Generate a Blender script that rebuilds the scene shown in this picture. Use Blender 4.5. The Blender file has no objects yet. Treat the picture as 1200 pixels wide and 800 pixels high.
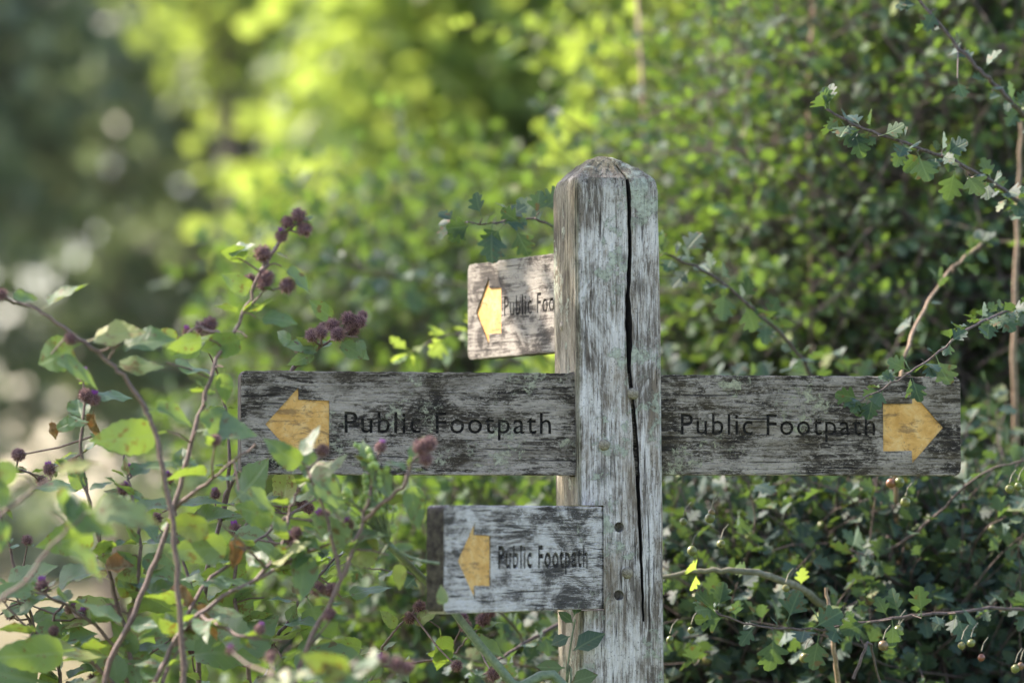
import bpy, math, random
import numpy as np
from mathutils import Vector, Matrix, noise as mnoise

random.seed(7)
RNG = np.random.default_rng(11)
R = math.radians
scene = bpy.context.scene
COL = scene.collection

# ------------------------------------------------------------------ camera
CAM_Z = 1.5
PITCH = math.atan(220 / 5000)
FPX = 5000.0
cam_d = bpy.data.cameras.new('camera')
cam_d.sensor_width = 36; cam_d.lens = 150
cam_d.clip_start = 0.1; cam_d.clip_end = 3000
cam_d.dof.use_dof = True; cam_d.dof.focus_distance = 5.95
cam_d.dof.aperture_fstop = 2.8; cam_d.dof.aperture_blades = 9
cam = bpy.data.objects.new('camera', cam_d); COL.objects.link(cam)
cam.location = (0, 0, CAM_Z); cam.rotation_euler = (math.pi / 2 + PITCH, 0, 0)
scene.camera = cam

def P(px, py, d):
    """world point seen at photo pixel (px, py), standing d metres down the lane"""
    u = (px - 600) / FPX; v = (400 - py) / FPX
    c, s = math.cos(PITCH), math.sin(PITCH)
    y = c - v * s; z = s + v * c
    return Vector((u / y * d, d, CAM_Z + z / y * d))

# ------------------------------------------------------------------ light
SUN_EL, SUN_AZ_VEC = R(43), Vector((-0.92, 0.40))      # sun stands left, beyond the hedge
sv = SUN_AZ_VEC.normalized()
to_sun = Vector((sv.x * math.cos(SUN_EL), sv.y * math.cos(SUN_EL), math.sin(SUN_EL)))
world = bpy.data.worlds.new('World'); scene.world = world; world.use_nodes = True
wn = world.node_tree; bg = wn.nodes['Background']
sky = wn.nodes.new('ShaderNodeTexSky'); sky.sky_type = 'NISHITA'; sky.sun_disc = False
sky.sun_elevation = SUN_EL; sky.sun_rotation = math.atan2(sv.x, sv.y)
sky.dust_density = 1.5; sky.air_density = 1.0
wn.links.new(sky.outputs[0], bg.inputs[0]); bg.inputs[1].default_value = 0.15
sun_d = bpy.data.lights.new('sun', 'SUN'); sun_d.energy = 4.0; sun_d.angle = R(0.5); sun_d.color = (1, 0.93, 0.80)
sun = bpy.data.objects.new('sun', sun_d); COL.objects.link(sun)
sun.rotation_euler = to_sun.to_track_quat('Z', 'Y').to_euler()
scene.view_settings.view_transform = 'Standard'; scene.view_settings.look = 'None'
scene.view_settings.gamma = 1; scene.view_settings.use_curve_mapping = False
scene.view_settings.exposure = 1.92
if hasattr(scene.view_settings, 'use_white_balance'):
    scene.view_settings.use_white_balance = True; scene.view_settings.white_balance_temperature = 6900; scene.view_settings.white_balance_tint = 23
scene.render.engine = 'CYCLES'
scene.cycles.use_denoising = True
scene.cycles.max_bounces = 8; scene.cycles.diffuse_bounces = 4; scene.cycles.transmission_bounces = 6
scene.cycles.sample_clamp_indirect = 6

# ------------------------------------------------------------------ node helpers
def new_mat(name):
    m = bpy.data.materials.new(name); m.use_nodes = True
    nt = m.node_tree; nt.nodes.clear()
    out = nt.nodes.new('ShaderNodeOutputMaterial')
    return m, nt, out
def nd(nt, typ, **kw):
    n = nt.nodes.new(typ)
    for k, v in kw.items():
        if hasattr(n, k) and not k.startswith('i_'): setattr(n, k, v)
    return n
def L(nt, a, b): nt.links.new(a, b)
def ramp(nt, src, stops, interp='LINEAR'):
    r = nt.nodes.new('ShaderNodeValToRGB'); r.color_ramp.interpolation = interp
    e = r.color_ramp.elements
    while len(e) < len(stops): e.new(0.5)
    for i, (p, c) in enumerate(stops):
        e[i].position = p
        e[i].color = (c, c, c, 1) if isinstance(c, (int, float)) else (*c, 1)
    L(nt, src, r.inputs[0]); return r.outputs[0]
def noise(nt, vec, scale, detail=4, rough=0.6, dist=0.0):
    n = nt.nodes.new('ShaderNodeTexNoise'); n.inputs['Scale'].default_value = scale
    n.inputs['Detail'].default_value = detail; n.inputs['Roughness'].default_value = rough
    n.inputs['Distortion'].default_value = dist
    if vec is not None: L(nt, vec, n.inputs['Vector'])
    return n.outputs['Fac']
def mapping(nt, vec, scale, loc=(0, 0, 0)):
    m = nt.nodes.new('ShaderNodeMapping'); L(nt, vec, m.inputs[0])
    m.inputs['Scale'].default_value = scale; m.inputs['Location'].default_value = loc
    return m.outputs[0]
def mix(nt, fac, a, b, blend='MIX'):
    m = nt.nodes.new('ShaderNodeMix'); m.data_type = 'RGBA'; m.blend_type = blend
    for sock, v in ((m.inputs[0], fac), (m.inputs[6], a), (m.inputs[7], b)):
        if hasattr(v, 'links'): L(nt, v, sock)
        elif isinstance(v, (int, float)): sock.default_value = v if sock == m.inputs[0] else (v, v, v, 1)
        else: sock.default_value = (*v, 1)
    return m.outputs[2]
def math_n(nt, op, a, b=0.0, c=0.0):
    m = nt.nodes.new('ShaderNodeMath'); m.operation = op
    for i, v in enumerate((a, b, c)):
        if hasattr(v, 'links'): L(nt, v, m.inputs[i])
        else: m.inputs[i].default_value = v
    return m.outputs[0]
def principled(nt, out, col, rough=0.7, bump=None, bdist=0.001, bstr=1.0, spec=0.5):
    p = nt.nodes.new('ShaderNodeBsdfPrincipled')
    if hasattr(col, 'links'): L(nt, col, p.inputs['Base Color'])
    else: p.inputs['Base Color'].default_value = (*col, 1)
    if hasattr(rough, 'links'): L(nt, rough, p.inputs['Roughness'])
    else: p.inputs['Roughness'].default_value = rough
    p.inputs['Specular IOR Level'].default_value = spec
    if bump is not None:
        b = nt.nodes.new('ShaderNodeBump'); b.inputs['Distance'].default_value = bdist
        b.inputs['Strength'].default_value = bstr
        L(nt, bump, b.inputs['Height']); L(nt, b.outputs[0], p.inputs['Normal'])
    if out is not None: L(nt, p.outputs[0], out.inputs[0])
    return p

# ------------------------------------------------------------------ materials
def wood(name, axis, dark, mid, light, lichen, lichen_lo, seed, tint=None, fleck=0.80, face=False, patch=.7, lsc=55):
    """weathered timber: axis = grain direction index"""
    m, nt, out = new_mat(name)
    tc = nt.nodes.new('ShaderNodeTexCoord').outputs['Object']
    def st(across, along, s=0.0):
        sc = [across] * 3; sc[axis] = along
        return mapping(nt, tc, tuple(sc), (seed + s, seed * 1.7 + s, seed * .3 - s))
    grain = noise(nt, st(300, 15), 1, 6, 0.7, 0.7)
    fibre = noise(nt, st(800, 60, 5), 1, 5, 0.7, 0.3)
    streak = noise(nt, st(75, 6, 9), 1, 6, 0.65, 1.2)
    blotch = noise(nt, st(19, 11, 3), 1, 8, 0.72, 0.7)
    g = math_n(nt, 'MULTIPLY_ADD', grain, 0.5, math_n(nt, 'MULTIPLY_ADD', fibre, 0.35, math_n(nt, 'MULTIPLY', streak, 0.4)))
    g = math_n(nt, 'ADD', g, math_n(nt, 'MULTIPLY_ADD', blotch, patch, -patch / 2))
    col = ramp(nt, g, [(0.53, dark), (0.605, mid), (0.68, light), (0.76, tuple(min(1, c * 1.2) for c in light))])
    # silvery short flecks where the surface fibres have bleached
    fk = noise(nt, st(430, 130, 31), 1, 6, 0.75, 0.5)
    fk = ramp(nt, math_n(nt, 'MULTIPLY_ADD', blotch, 0.45, fk), [(fleck, 0.0), (fleck + .05, 1.0)])
    col = mix(nt, math_n(nt, 'MULTIPLY', fk, 0.75), col, tuple(min(.6, c * 1.5) for c in light))
    if tint:
        tf = ramp(nt, noise(nt, st(30, 8, 14), 1, 5, 0.65), [(0.48, 0.0), (0.66, 1.0)])
        col = mix(nt, math_n(nt, 'MULTIPLY', tf, 0.55), col, tint, 'MIX')
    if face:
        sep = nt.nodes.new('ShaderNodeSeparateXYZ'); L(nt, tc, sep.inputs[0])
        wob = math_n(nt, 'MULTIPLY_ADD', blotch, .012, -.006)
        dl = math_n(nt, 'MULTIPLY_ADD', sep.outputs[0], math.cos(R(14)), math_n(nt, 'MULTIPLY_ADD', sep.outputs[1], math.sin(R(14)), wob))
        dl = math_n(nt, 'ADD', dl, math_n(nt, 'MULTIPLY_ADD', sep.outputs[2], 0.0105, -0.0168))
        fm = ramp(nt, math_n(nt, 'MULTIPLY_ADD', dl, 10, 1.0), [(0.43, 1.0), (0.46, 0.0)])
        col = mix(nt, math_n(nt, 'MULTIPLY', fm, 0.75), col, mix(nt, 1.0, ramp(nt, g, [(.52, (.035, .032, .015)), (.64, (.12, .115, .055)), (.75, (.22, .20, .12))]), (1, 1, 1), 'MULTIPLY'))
        tm_ = math_n(nt, 'ADD', sep.outputs[2], math_n(nt, 'MULTIPLY_ADD', grain, 0.12, -0.06))
        for kx, ky, kr in ((692, 246, .0030), (750, 257, .0034), (731, 303, .0055), (749, 334, .0065), (704, 556, .0075), (748, 650, .004), (690, 420, .0035)):
            u_ = (kx - 725.5) / 833 / math.cos(R(14)); yy_ = u_ * math.sin(R(14)) - .0612 * math.cos(R(14))
            kp = (u_ * math.cos(R(14)) + .0612 * math.sin(R(14)), yy_, P(kx, ky, 6 + yy_).z)
            vd = nt.nodes.new('ShaderNodeVectorMath'); vd.operation = 'DISTANCE'
            L(nt, mapping(nt, tc, (1, 1, .62)), vd.inputs[0]); vd.inputs[1].default_value = (kp[0], kp[1], kp[2] * .62)
            dd = math_n(nt, 'MULTIPLY_ADD', grain, kr * 1.6, vd.outputs['Value'])
            km = ramp(nt, math_n(nt, 'MULTIPLY', dd, 1 / (kr * 4)), [(0.30, 1.0), (0.62, 0.0)])
            col = mix(nt, math_n(nt, 'MULTIPLY', km, 0.75), col, (0.055, 0.042, 0.03))
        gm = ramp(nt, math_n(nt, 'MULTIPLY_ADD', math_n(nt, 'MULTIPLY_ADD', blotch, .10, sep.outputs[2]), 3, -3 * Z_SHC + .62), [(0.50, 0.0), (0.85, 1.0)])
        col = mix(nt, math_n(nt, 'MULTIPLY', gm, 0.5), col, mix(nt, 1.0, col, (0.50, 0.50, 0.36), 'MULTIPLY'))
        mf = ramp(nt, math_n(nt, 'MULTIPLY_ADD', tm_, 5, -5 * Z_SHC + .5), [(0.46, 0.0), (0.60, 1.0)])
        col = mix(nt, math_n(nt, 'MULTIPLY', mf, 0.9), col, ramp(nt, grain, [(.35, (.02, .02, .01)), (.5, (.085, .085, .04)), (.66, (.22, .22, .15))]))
    # dark drying cracks along the grain
    ck = noise(nt, st(260, 8, 21), 1, 4, 0.6, 0.6)
    crack = ramp(nt, ck, [(0.33, 1.0), (0.385, 0.0)])
    col = mix(nt, math_n(nt, 'MULTIPLY', crack, 0.8), col, (0.012, 0.010, 0.008))
    # lichen crust
    l1 = noise(nt, mapping(nt, tc, (1, 1, 1), (seed * 3, 4, 1)), lsc, 7, 0.74, 0.4)
    l2 = noise(nt, mapping(nt, tc, (1, 1, 1), (seed, 7, 9)), 12, 3, 0.6)
    lf = ramp(nt, math_n(nt, 'MULTIPLY_ADD', l2, 0.7, math_n(nt, 'MULTIPLY', l1, 0.6)), [(lichen_lo, 0.0), (lichen_lo + 0.035, 1.0)])
    lc = ramp(nt, noise(nt, tc, 160, 4), [(0.4, tuple(c * .62 for c in lichen)), (0.6, lichen)])
    col = mix(nt, math_n(nt, 'MULTIPLY', lf, 0.8), col, lc)
    # small black mildew specks
    sp = ramp(nt, noise(nt, mapping(nt, tc, (1, 1, 1), (2, seed, 5)), 340, 3, 0.6), [(0.34, 1.0), (0.40, 0.0)])
    col = mix(nt, math_n(nt, 'MULTIPLY', sp, 0.55), col, (0.018, 0.016, 0.013))
    h = math_n(nt, 'MULTIPLY_ADD', grain, 0.8, math_n(nt, 'MULTIPLY_ADD', fibre, 0.5, math_n(nt, 'MULTIPLY', lf, 0.25)))
    h = math_n(nt, 'SUBTRACT', h, math_n(nt, 'MULTIPLY', crack, 0.9))
    principled(nt, out, col, 0.82, h, 0.0032, 1.0, 0.3)
    return m

M = {}
Z_SHC = P(770, 212, 6.0).z
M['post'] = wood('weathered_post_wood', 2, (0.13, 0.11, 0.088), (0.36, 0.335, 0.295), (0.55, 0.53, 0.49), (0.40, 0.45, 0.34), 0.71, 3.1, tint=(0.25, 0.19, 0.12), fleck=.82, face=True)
M['board_a'] = wood('weathered_board_wood', 0, (0.016, 0.013, 0.009), (0.062, 0.051, 0.037), (0.26, 0.232, 0.19), (0.42, 0.43, 0.30), 0.735, 8.3, tint=(0.055, 0.042, 0.022), fleck=.745, patch=.9, lsc=110)
M['board_b'] = wood('weathered_board_wood_b', 0, (0.016, 0.013, 0.009), (0.062, 0.051, 0.036), (0.26, 0.232, 0.19), (0.42, 0.43, 0.28), 0.72, 15.9, tint=(0.07, 0.052, 0.022), fleck=.745, patch=.9, lsc=110)
M['board_c'] = wood('bleached_board_wood', 0, (0.06, 0.055, 0.048), (0.25, 0.23, 0.205), (0.46, 0.44, 0.405), (0.42, 0.45, 0.34), 0.75, 23.4, fleck=.78, patch=1.0, lsc=90)
M['board_d'] = wood('sunny_board_wood', 0, (0.035, 0.032, 0.025), (0.12, 0.11, 0.088), (0.24, 0.23, 0.19), (0.34, 0.34, 0.28), 0.78, 31.4, fleck=.84, patch=1.2)

def paint_mat():
    m, nt, out = new_mat('yellow_arrow_paint')
    tc = nt.nodes.new('ShaderNodeTexCoord').outputs['Object']
    n1 = noise(nt, tc, 45, 6, 0.7, 0.5)
    col = ramp(nt, n1, [(0.35, (0.46, 0.24, 0.05)), (0.5, (0.58, 0.33, 0.09)), (0.65, (0.62, 0.41, 0.16))])
    sp = ramp(nt, noise(nt, mapping(nt, tc, (25, 110, 110)), 1, 5, 0.75, 0.4), [(0.40, 1.0), (0.47, 0.0)])
    col = mix(nt, math_n(nt, 'MULTIPLY', sp, 0.6), col, (0.09, 0.055, 0.03))
    s2 = ramp(nt, noise(nt, mapping(nt, tc, (70, 90, 90), (3, 1, 2)), 1, 7, 0.8, 1.2), [(0.36, 1.0), (0.44, 0.0)])
    col = mix(nt, math_n(nt, 'MULTIPLY', s2, 0.7), col, (0.12, 0.08, 0.045))
    principled(nt, out, col, 0.6, n1, 0.002, 0.6, 0.35); return m
M['paint'] = paint_mat()
def simple(name, c1, c2, scale, rough=0.8, bd=0.001):
    m, nt, out = new_mat(name)
    tc = nt.nodes.new('ShaderNodeTexCoord').outputs['Object']
    n1 = noise(nt, tc, scale, 6, 0.7)
    principled(nt, out, ramp(nt, n1, [(0.35, c1), (0.65, c2)]), rough, n1, bd, 0.8, 0.4); return m
M['end_grain'] = simple('blackened_end_grain', (0.012, 0.010, 0.008), (0.085, 0.075, 0.055), 90, 0.9, .002)
M['crack_dirt'] = simple('crack_dirt', (0.006, 0.005, 0.004), (0.022, 0.017, 0.012), 120, 0.95, .002)  # dirt tone, near black so it also paints in the shade inside the crack
def letter_mat():
    m, nt, out = new_mat('worn_letter_paint')
    tc = nt.nodes.new('ShaderNodeTexCoord').outputs['Object']
    n1 = noise(nt, mapping(nt, tc, (60, 200, 200)), 1, 6, 0.75)
    principled(nt, out, ramp(nt, n1, [(0.44, (0.006, 0.005, 0.004)), (0.55, (0.022, 0.02, 0.016)), (0.65, (0.10, 0.09, 0.07))]), 0.85, n1, .002, .8, .3); return m
M['letter'] = letter_mat()
M['bolt'] = simple('rusty_bolt', (0.09, 0.075, 0.05), (0.30, 0.27, 0.19), 300, 0.65)
M['bark'] = simple('hawthorn_twig_bark', (0.045, 0.034, 0.03), (0.14, 0.11, 0.095), 180, 0.8)
M['bark_pale'] = simple('pale_dry_bark', (0.16, 0.11, 0.07), (0.33, 0.25, 0.16), 120, 0.8)
M['bark_green'] = simple('green_grey_bark', (0.08, 0.085, 0.05), (0.20, 0.20, 0.14), 90, 0.7)
M['stem'] = simple('burdock_stem', (0.075, 0.045, 0.04), (0.17, 0.12, 0.09), 150, 0.6)
M['stem_green'] = simple('green_plant_stem', (0.07, 0.11, 0.06), (0.16, 0.21, 0.12), 120, 0.55)
M['trunk'] = simple('tree_trunk_bark', (0.03, 0.026, 0.02), (0.12, 0.10, 0.08), 12, 0.9, 0.02)
M['burr'] = simple('burr_core', (0.045, 0.020, 0.022), (0.12, 0.055, 0.055), 120, 0.7)
M['spine'] = simple('burr_spines', (0.15, 0.065, 0.075), (0.32, 0.20, 0.16), 90, 0.55)
M['tuft'] = simple('purple_floret', (0.17, 0.02, 0.20), (0.33, 0.08, 0.38), 300, 0.6)
M['umbel'] = simple('green_seed_head', (0.16, 0.26, 0.05), (0.34, 0.46, 0.14), 200, 0.5)

def haw_mat():
    m, nt, out = new_mat('unripe_haw_skin')
    r = nt.nodes.new('ShaderNodeObjectInfo').outputs['Random']
    col = ramp(nt, r, [(0.0, (0.09, 0.13, 0.03)), (0.6, (0.14, 0.16, 0.04)), (0.85, (0.17, 0.11, 0.05)), (1.0, (0.22, 0.06, 0.035))])
    tc = nt.nodes.new('ShaderNodeTexCoord').outputs['Object']
    col = mix(nt, ramp(nt, noise(nt, tc, 250, 3), [(0.35, 0.5), (0.5, 0.0)]), col, (0.06, 0.05, 0.02))
    principled(nt, out, col, 0.35); return m
M['haw'] = haw_mat()

def leaf_mat(name, stops, under, trans, tfac=0.42, rough=0.42, spots=0.15, spec=0.5):
    """leaf blade: own colour per leaf, paler veins and underside, lets light through"""
    m, nt, out = new_mat(name)
    geo = nt.nodes.new('ShaderNodeNewGeometry')
    rnd = geo.outputs['Random Per Island']
    col = ramp(nt, rnd, stops)
    uv = nt.nodes.new('ShaderNodeUVMap').outputs[0]
    sep = nt.nodes.new('ShaderNodeSeparateXYZ'); L(nt, uv, sep.inputs[0])
    av = math_n(nt, 'ABSOLUTE', math_n(nt, 'SUBTRACT', sep.outputs[1], 0.5))
    rib = ramp(nt, av, [(0.012, 1.0), (0.035, 0.0)])
    # side veins: bands slanting away from the midrib
    ph = math_n(nt, 'FRACT', math_n(nt, 'MULTIPLY', math_n(nt, 'SUBTRACT', sep.outputs[0], math_n(nt, 'MULTIPLY', av, 0.9)), 7.0))
    side = ramp(nt, math_n(nt, 'ABSOLUTE', math_n(nt, 'SUBTRACT', ph, 0.5)), [(0.05, 1.0), (0.11, 0.0)])
    vein = math_n(nt, 'MAXIMUM', rib, math_n(nt, 'MULTIPLY', side, 0.45))
    pale = mix(nt, 0.5, col, (0.22, 0.30, 0.14))
    col = mix(nt, math_n(nt, 'MULTIPLY', vein, 0.55), col, pale)
    col = mix(nt, geo.outputs['Backfacing'], col, mix(nt, 0.5, col, under))
    tc = nt.nodes.new('ShaderNodeTexCoord').outputs['Object']
    n1 = noise(nt, tc, 70, 5, 0.7)
    n2 = noise(nt, tc, 26, 3, 0.6)
    thr = math_n(nt, 'MULTIPLY_ADD', rnd, 0.06, n1)
    sp = ramp(nt, thr, [(0.66 - spots * .3, 0.0), (0.70 - spots * .3, 1.0)])
    col = mix(nt, math_n(nt, 'MULTIPLY', sp, 0.7), col, (0.12, 0.065, 0.02))
    tcol = mix(nt, rnd, trans, tuple(c * .62 for c in trans))
    tcol = mix(nt, math_n(nt, 'MULTIPLY', vein, 0.4), tcol, tuple(c * 0.6 for c in trans))
    tcol = mix(nt, math_n(nt, 'MULTIPLY', sp, 0.7), tcol, (0.14, 0.05, 0.01))
    h = math_n(nt, 'MULTIPLY_ADD', vein, -0.6, n2)
    p = principled(nt, None, col, math_n(nt, 'MULTIPLY_ADD', n2, 0.25, rough - 0.12), h, 0.0012, 0.7, spec)
    t = nt.nodes.new('ShaderNodeBsdfTranslucent'); L(nt, tcol, t.inputs[0])
    ms = nt.nodes.new('ShaderNodeMixShader'); ms.inputs[0].default_value = tfac
    L(nt, p.outputs[0], ms.inputs[1]); L(nt, t.outputs[0], ms.inputs[2]); L(nt, ms.outputs[0], out.inputs[0])
    return m
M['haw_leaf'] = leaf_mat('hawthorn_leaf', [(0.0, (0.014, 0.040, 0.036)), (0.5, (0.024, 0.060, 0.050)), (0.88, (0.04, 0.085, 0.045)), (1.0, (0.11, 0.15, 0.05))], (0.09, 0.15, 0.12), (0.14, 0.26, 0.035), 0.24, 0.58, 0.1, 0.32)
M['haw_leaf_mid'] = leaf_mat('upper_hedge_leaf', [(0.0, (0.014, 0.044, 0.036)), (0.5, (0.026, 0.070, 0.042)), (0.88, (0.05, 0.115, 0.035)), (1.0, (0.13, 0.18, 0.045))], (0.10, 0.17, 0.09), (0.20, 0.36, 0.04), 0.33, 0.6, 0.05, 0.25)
M['haw_leaf_lush'] = leaf_mat('sunlit_hedge_leaf', [(0.0, (0.03, 0.09, 0.03)), (0.5, (0.05, 0.125, 0.03)), (1.0, (0.13, 0.18, 0.045))], (0.14, 0.2, 0.1), (0.42, 0.60, 0.08), 0.5, 0.5, 0.05, 0.35)  # brighter copy of the hawthorn leaf, sunlight put into its colour
M['burdock_leaf'] = leaf_mat('burdock_leaf', [(0.0, (0.026, 0.070, 0.042)), (0.4, (0.055, 0.115, 0.070)), (0.75, (0.12, 0.18, 0.10)), (1.0, (0.24, 0.26, 0.08))], (0.17, 0.23, 0.16), (0.28, 0.44, 0.04), 0.34, 0.52, 0.2, 0.45)
M['wilted_leaf'] = leaf_mat('wilted_leaf', [(0.0, (0.12, 0.075, 0.05)), (0.5, (0.17, 0.11, 0.06)), (1.0, (0.30, 0.25, 0.09))], (0.2, 0.15, 0.1), (0.26, 0.17, 0.06), 0.25, 0.7, 0.5, 0.2)
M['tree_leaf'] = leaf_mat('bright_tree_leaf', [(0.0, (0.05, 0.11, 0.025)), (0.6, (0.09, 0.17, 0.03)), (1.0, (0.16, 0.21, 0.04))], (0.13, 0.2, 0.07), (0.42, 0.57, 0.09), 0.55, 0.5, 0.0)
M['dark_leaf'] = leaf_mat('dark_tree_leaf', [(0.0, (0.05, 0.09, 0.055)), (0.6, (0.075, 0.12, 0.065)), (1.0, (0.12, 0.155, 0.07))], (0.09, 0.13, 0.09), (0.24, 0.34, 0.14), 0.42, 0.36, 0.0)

# ------------------------------------------------------------------ object helpers
def tag(o, label=None, cat=None, group=None, kind=None):
    for k, v in (('label', label), ('category', cat), ('group', group), ('kind', kind)):
        if v: o[k] = v
    return o
def empty(name, loc, label, cat, group=None):
    o = bpy.data.objects.new(name, None); COL.objects.link(o); o.location = loc
    o.empty_display_size = 0.1
    return tag(o, label, cat, group)
def link(name, me, parent=None, mats=()):
    o = bpy.data.objects.new(name, me); COL.objects.link(o)
    for m in mats: me.materials.append(m)
    if parent is not None:
        o.parent = parent; o.matrix_parent_inverse = Matrix.Translation(-parent.location)
    return o
def np_mesh(name, V, F, uv=None, smooth=True, mat_idx=None):
    """V (n,3), F (m,k) all of one size, uv (m*k,2)"""
    V = np.asarray(V, dtype=np.float32); F = np.asarray(F, dtype=np.int32)
    me = bpy.data.meshes.new(name)
    me.vertices.add(len(V)); me.vertices.foreach_set('co', V.ravel())
    k = F.shape[1]
    me.loops.add(F.size); me.loops.foreach_set('vertex_index', F.ravel())
    me.polygons.add(len(F)); me.polygons.foreach_set('loop_start', np.arange(0, F.size, k, dtype=np.int32))
    me.polygons.foreach_set('use_smooth', np.full(len(F), smooth, dtype=bool))
    if mat_idx is not None: me.polygons.foreach_set('material_index', np.asarray(mat_idx, dtype=np.int32))
    if uv is not None:
        l = me.uv_layers.new(name='UVMap'); l.data.foreach_set('uv', np.asarray(uv, dtype=np.float32).ravel())
    me.update(calc_edges=True)
    return me
def norm(a): return a / np.maximum(np.linalg.norm(a, axis=-1, keepdims=True), 1e-9)

# ------------------------------------------------------------------ leaf templates
def leaf_template(outline, mids):
    """outline: [(x, halfwidth)], mids: x on the midrib for each"""
    n = len(outline); V = []
    for (x, w), mx in zip(outline, mids):
        V += [(mx, 0, 0), (x, w, 0), (x, -w, 0)]
    F = []
    for i in range(n - 1):
        a, b = 3 * i, 3 * (i + 1)
        F.append((a, b, b + 1, a + 1)); F.append((b, a, a + 2, b + 2))
    V = np.array(V, dtype=float); F = np.array(F)
    uv = np.stack([V[:, 0], V[:, 1] * 0.9 + 0.5], 1)
    return V, F, uv
_h = [(0.0, .012), (0.26, .014), (.34, .08), (.44, .26), (.55, .43), (.61, .40), (.61, .21), (.68, .26), (.79, .37), (.84, .31), (.83, .17), (.90, .18), (.97, .13), (1.0, .01)]
T_HAW = leaf_template(_h, [0, .30, .38, .42, .47, .52, .56, .63, .70, .75, .80, .87, .94, 1.0])
T_HAW_LOW = leaf_template([(0, .012), (.28, .02), (.55, .40), (.60, .16), (.82, .30), (1.0, .03)], [0, .28, .45, .58, .76, 1.0])
T_OVAL_LOW = leaf_template([(0, .02), (.12, .05), (.35, .30), (.65, .30), (1, .01)], [0, .12, .35, .65, 1])
_b = [(0, .012), (.17, .014), (.185, .12), (.22, .20), (.27, .215), (.31, .255), (.37, .25), (.42, .275), (.48, .25), (.54, .265), (.60, .225), (.66, .225), (.72, .175), (.79, .155), (.86, .09), (.93, .045), (1, .003)]
T_BUR = leaf_template(_b, [0, .17, .19, .22, .26, .31, .36, .42, .47, .53, .59, .65, .72, .79, .86, .93, 1])

class Leaves:
    def __init__(s): s.p = []; s.d = []; s.n = []; s.s = []
    def add(s, p, d, n, size): s.p.append(tuple(p)); s.d.append(tuple(d)); s.n.append(tuple(n)); s.s.append(size)
    def build(s, name, tmpl, mat, parent, rng, curl=0.25, fold=0.25, wavy=0.0):
        if not s.p: return None
        V, F, uv = tmpl
        p = np.array(s.p); d = norm(np.array(s.d)); n = np.array(s.n); sz = np.array(s.s)
        n = norm(n - d * np.sum(n * d, 1, keepdims=True) + 1e-6)
        sd = np.cross(n, d); N = len(p)
        cu = rng.uniform(-0.4, 1.3, N)[:, None] * curl; fo = rng.uniform(-0.2, 1.0, N)[:, None] * fold
        wd = rng.uniform(0.8, 1.15, N)[:, None]
        x = np.repeat(V[None, :, 0], N, 0); y = V[None, :, 1] * wd
        z = -cu * x * x + fo * np.abs(y) * 1.3
        if wavy:
            ph = rng.uniform(0, 6.28, N)[:, None]
            z = z + wavy * np.sin(x * 14 + ph + np.sign(y) * 1.1) * np.minimum(np.abs(y) * 3, 1) + wavy * 1.6 * np.sin(x * 5 + ph) * y
            tw = rng.uniform(-0.6, 0.6, N)[:, None]; z = z + tw * y * x
        y = y + rng.uniform(-.14, .14, N)[:, None] * x * x
        W = p[:, None, :] + sz[:, None, None] * (x[..., None] * d[:, None, :] + y[..., None] * sd[:, None, :] + z[..., None] * n[:, None, :])
        nv = len(V)
        FF = (F[None] + (np.arange(N) * nv)[:, None, None]).reshape(-1, 4)
        UV = np.tile(uv[F.ravel()], (N, 1))
        return link(name, np_mesh(name, W.reshape(-1, 3), FF, UV), parent, [mat])

class Tubes:
    def __init__(s): s.V = []; s.F = []; s.n = 0
    def add(s, pts, radii, k=6):
        pts = np.array([tuple(p) for p in pts], dtype=float)
        if np.isscalar(radii): radii = [radii] * len(pts)
        t = np.gradient(pts, axis=0); t = norm(t)
        ref = np.array([0.31, 0.2, 0.93]); ref2 = np.array([1.0, 0.1, 0])
        a = np.cross(t, ref)
        if np.min(np.linalg.norm(a, axis=1)) < 0.15: a = np.cross(t, ref2)
        a = norm(a); b = np.cross(t, a)
        ang = np.linspace(0, 2 * np.pi, k, endpoint=False)
        r = np.array(radii)[:, None, None]
        ring = pts[:, None, :] + r * (np.cos(ang)[None, :, None] * a[:, None, :] + np.sin(ang)[None, :, None] * b[:, None, :])
        m = len(pts); s.V.append(ring.reshape(-1, 3))
        i = np.arange(m - 1)[:, None] * k; j = np.arange(k)[None]; j2 = (j + 1) % k
        f = np.stack([i + j, i + j2, i + k + j2, i + k + j], -1).reshape(-1, 4) + s.n
        s.F.append(f); s.n += m * k
    def build(s, name, mat, parent):
        if not s.V: return None
        return link(name, np_mesh(name, np.concatenate(s.V), np.concatenate(s.F)), parent, [mat])

def spline(pts, sub=6, jitter=0.0, rng=RNG):
    """Catmull-Rom through the points"""
    pts = [np.array(tuple(p), dtype=float) for p in pts]
    q = [2 * pts[0] - pts[1]] + pts + [2 * pts[-1] - pts[-2]]
    out = []
    for i in range(1, len(q) - 2):
        for t in np.linspace(0, 1, sub, endpoint=False):
            a, b, c, d = q[i - 1], q[i], q[i + 1], q[i + 2]
            out.append(0.5 * (2 * b + (c - a) * t + (2 * a - 5 * b + 4 * c - d) * t * t + (3 * b - a - 3 * c + d) * t ** 3))
    out.append(pts[-1]); out = np.array(out)
    if jitter: out[1:-1] += rng.normal(0, jitter, out[1:-1].shape)
    return out
def rnd_unit(rng, n=None):
    v = rng.normal(size=(3,) if n is None else (n, 3)); return norm(v)

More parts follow.
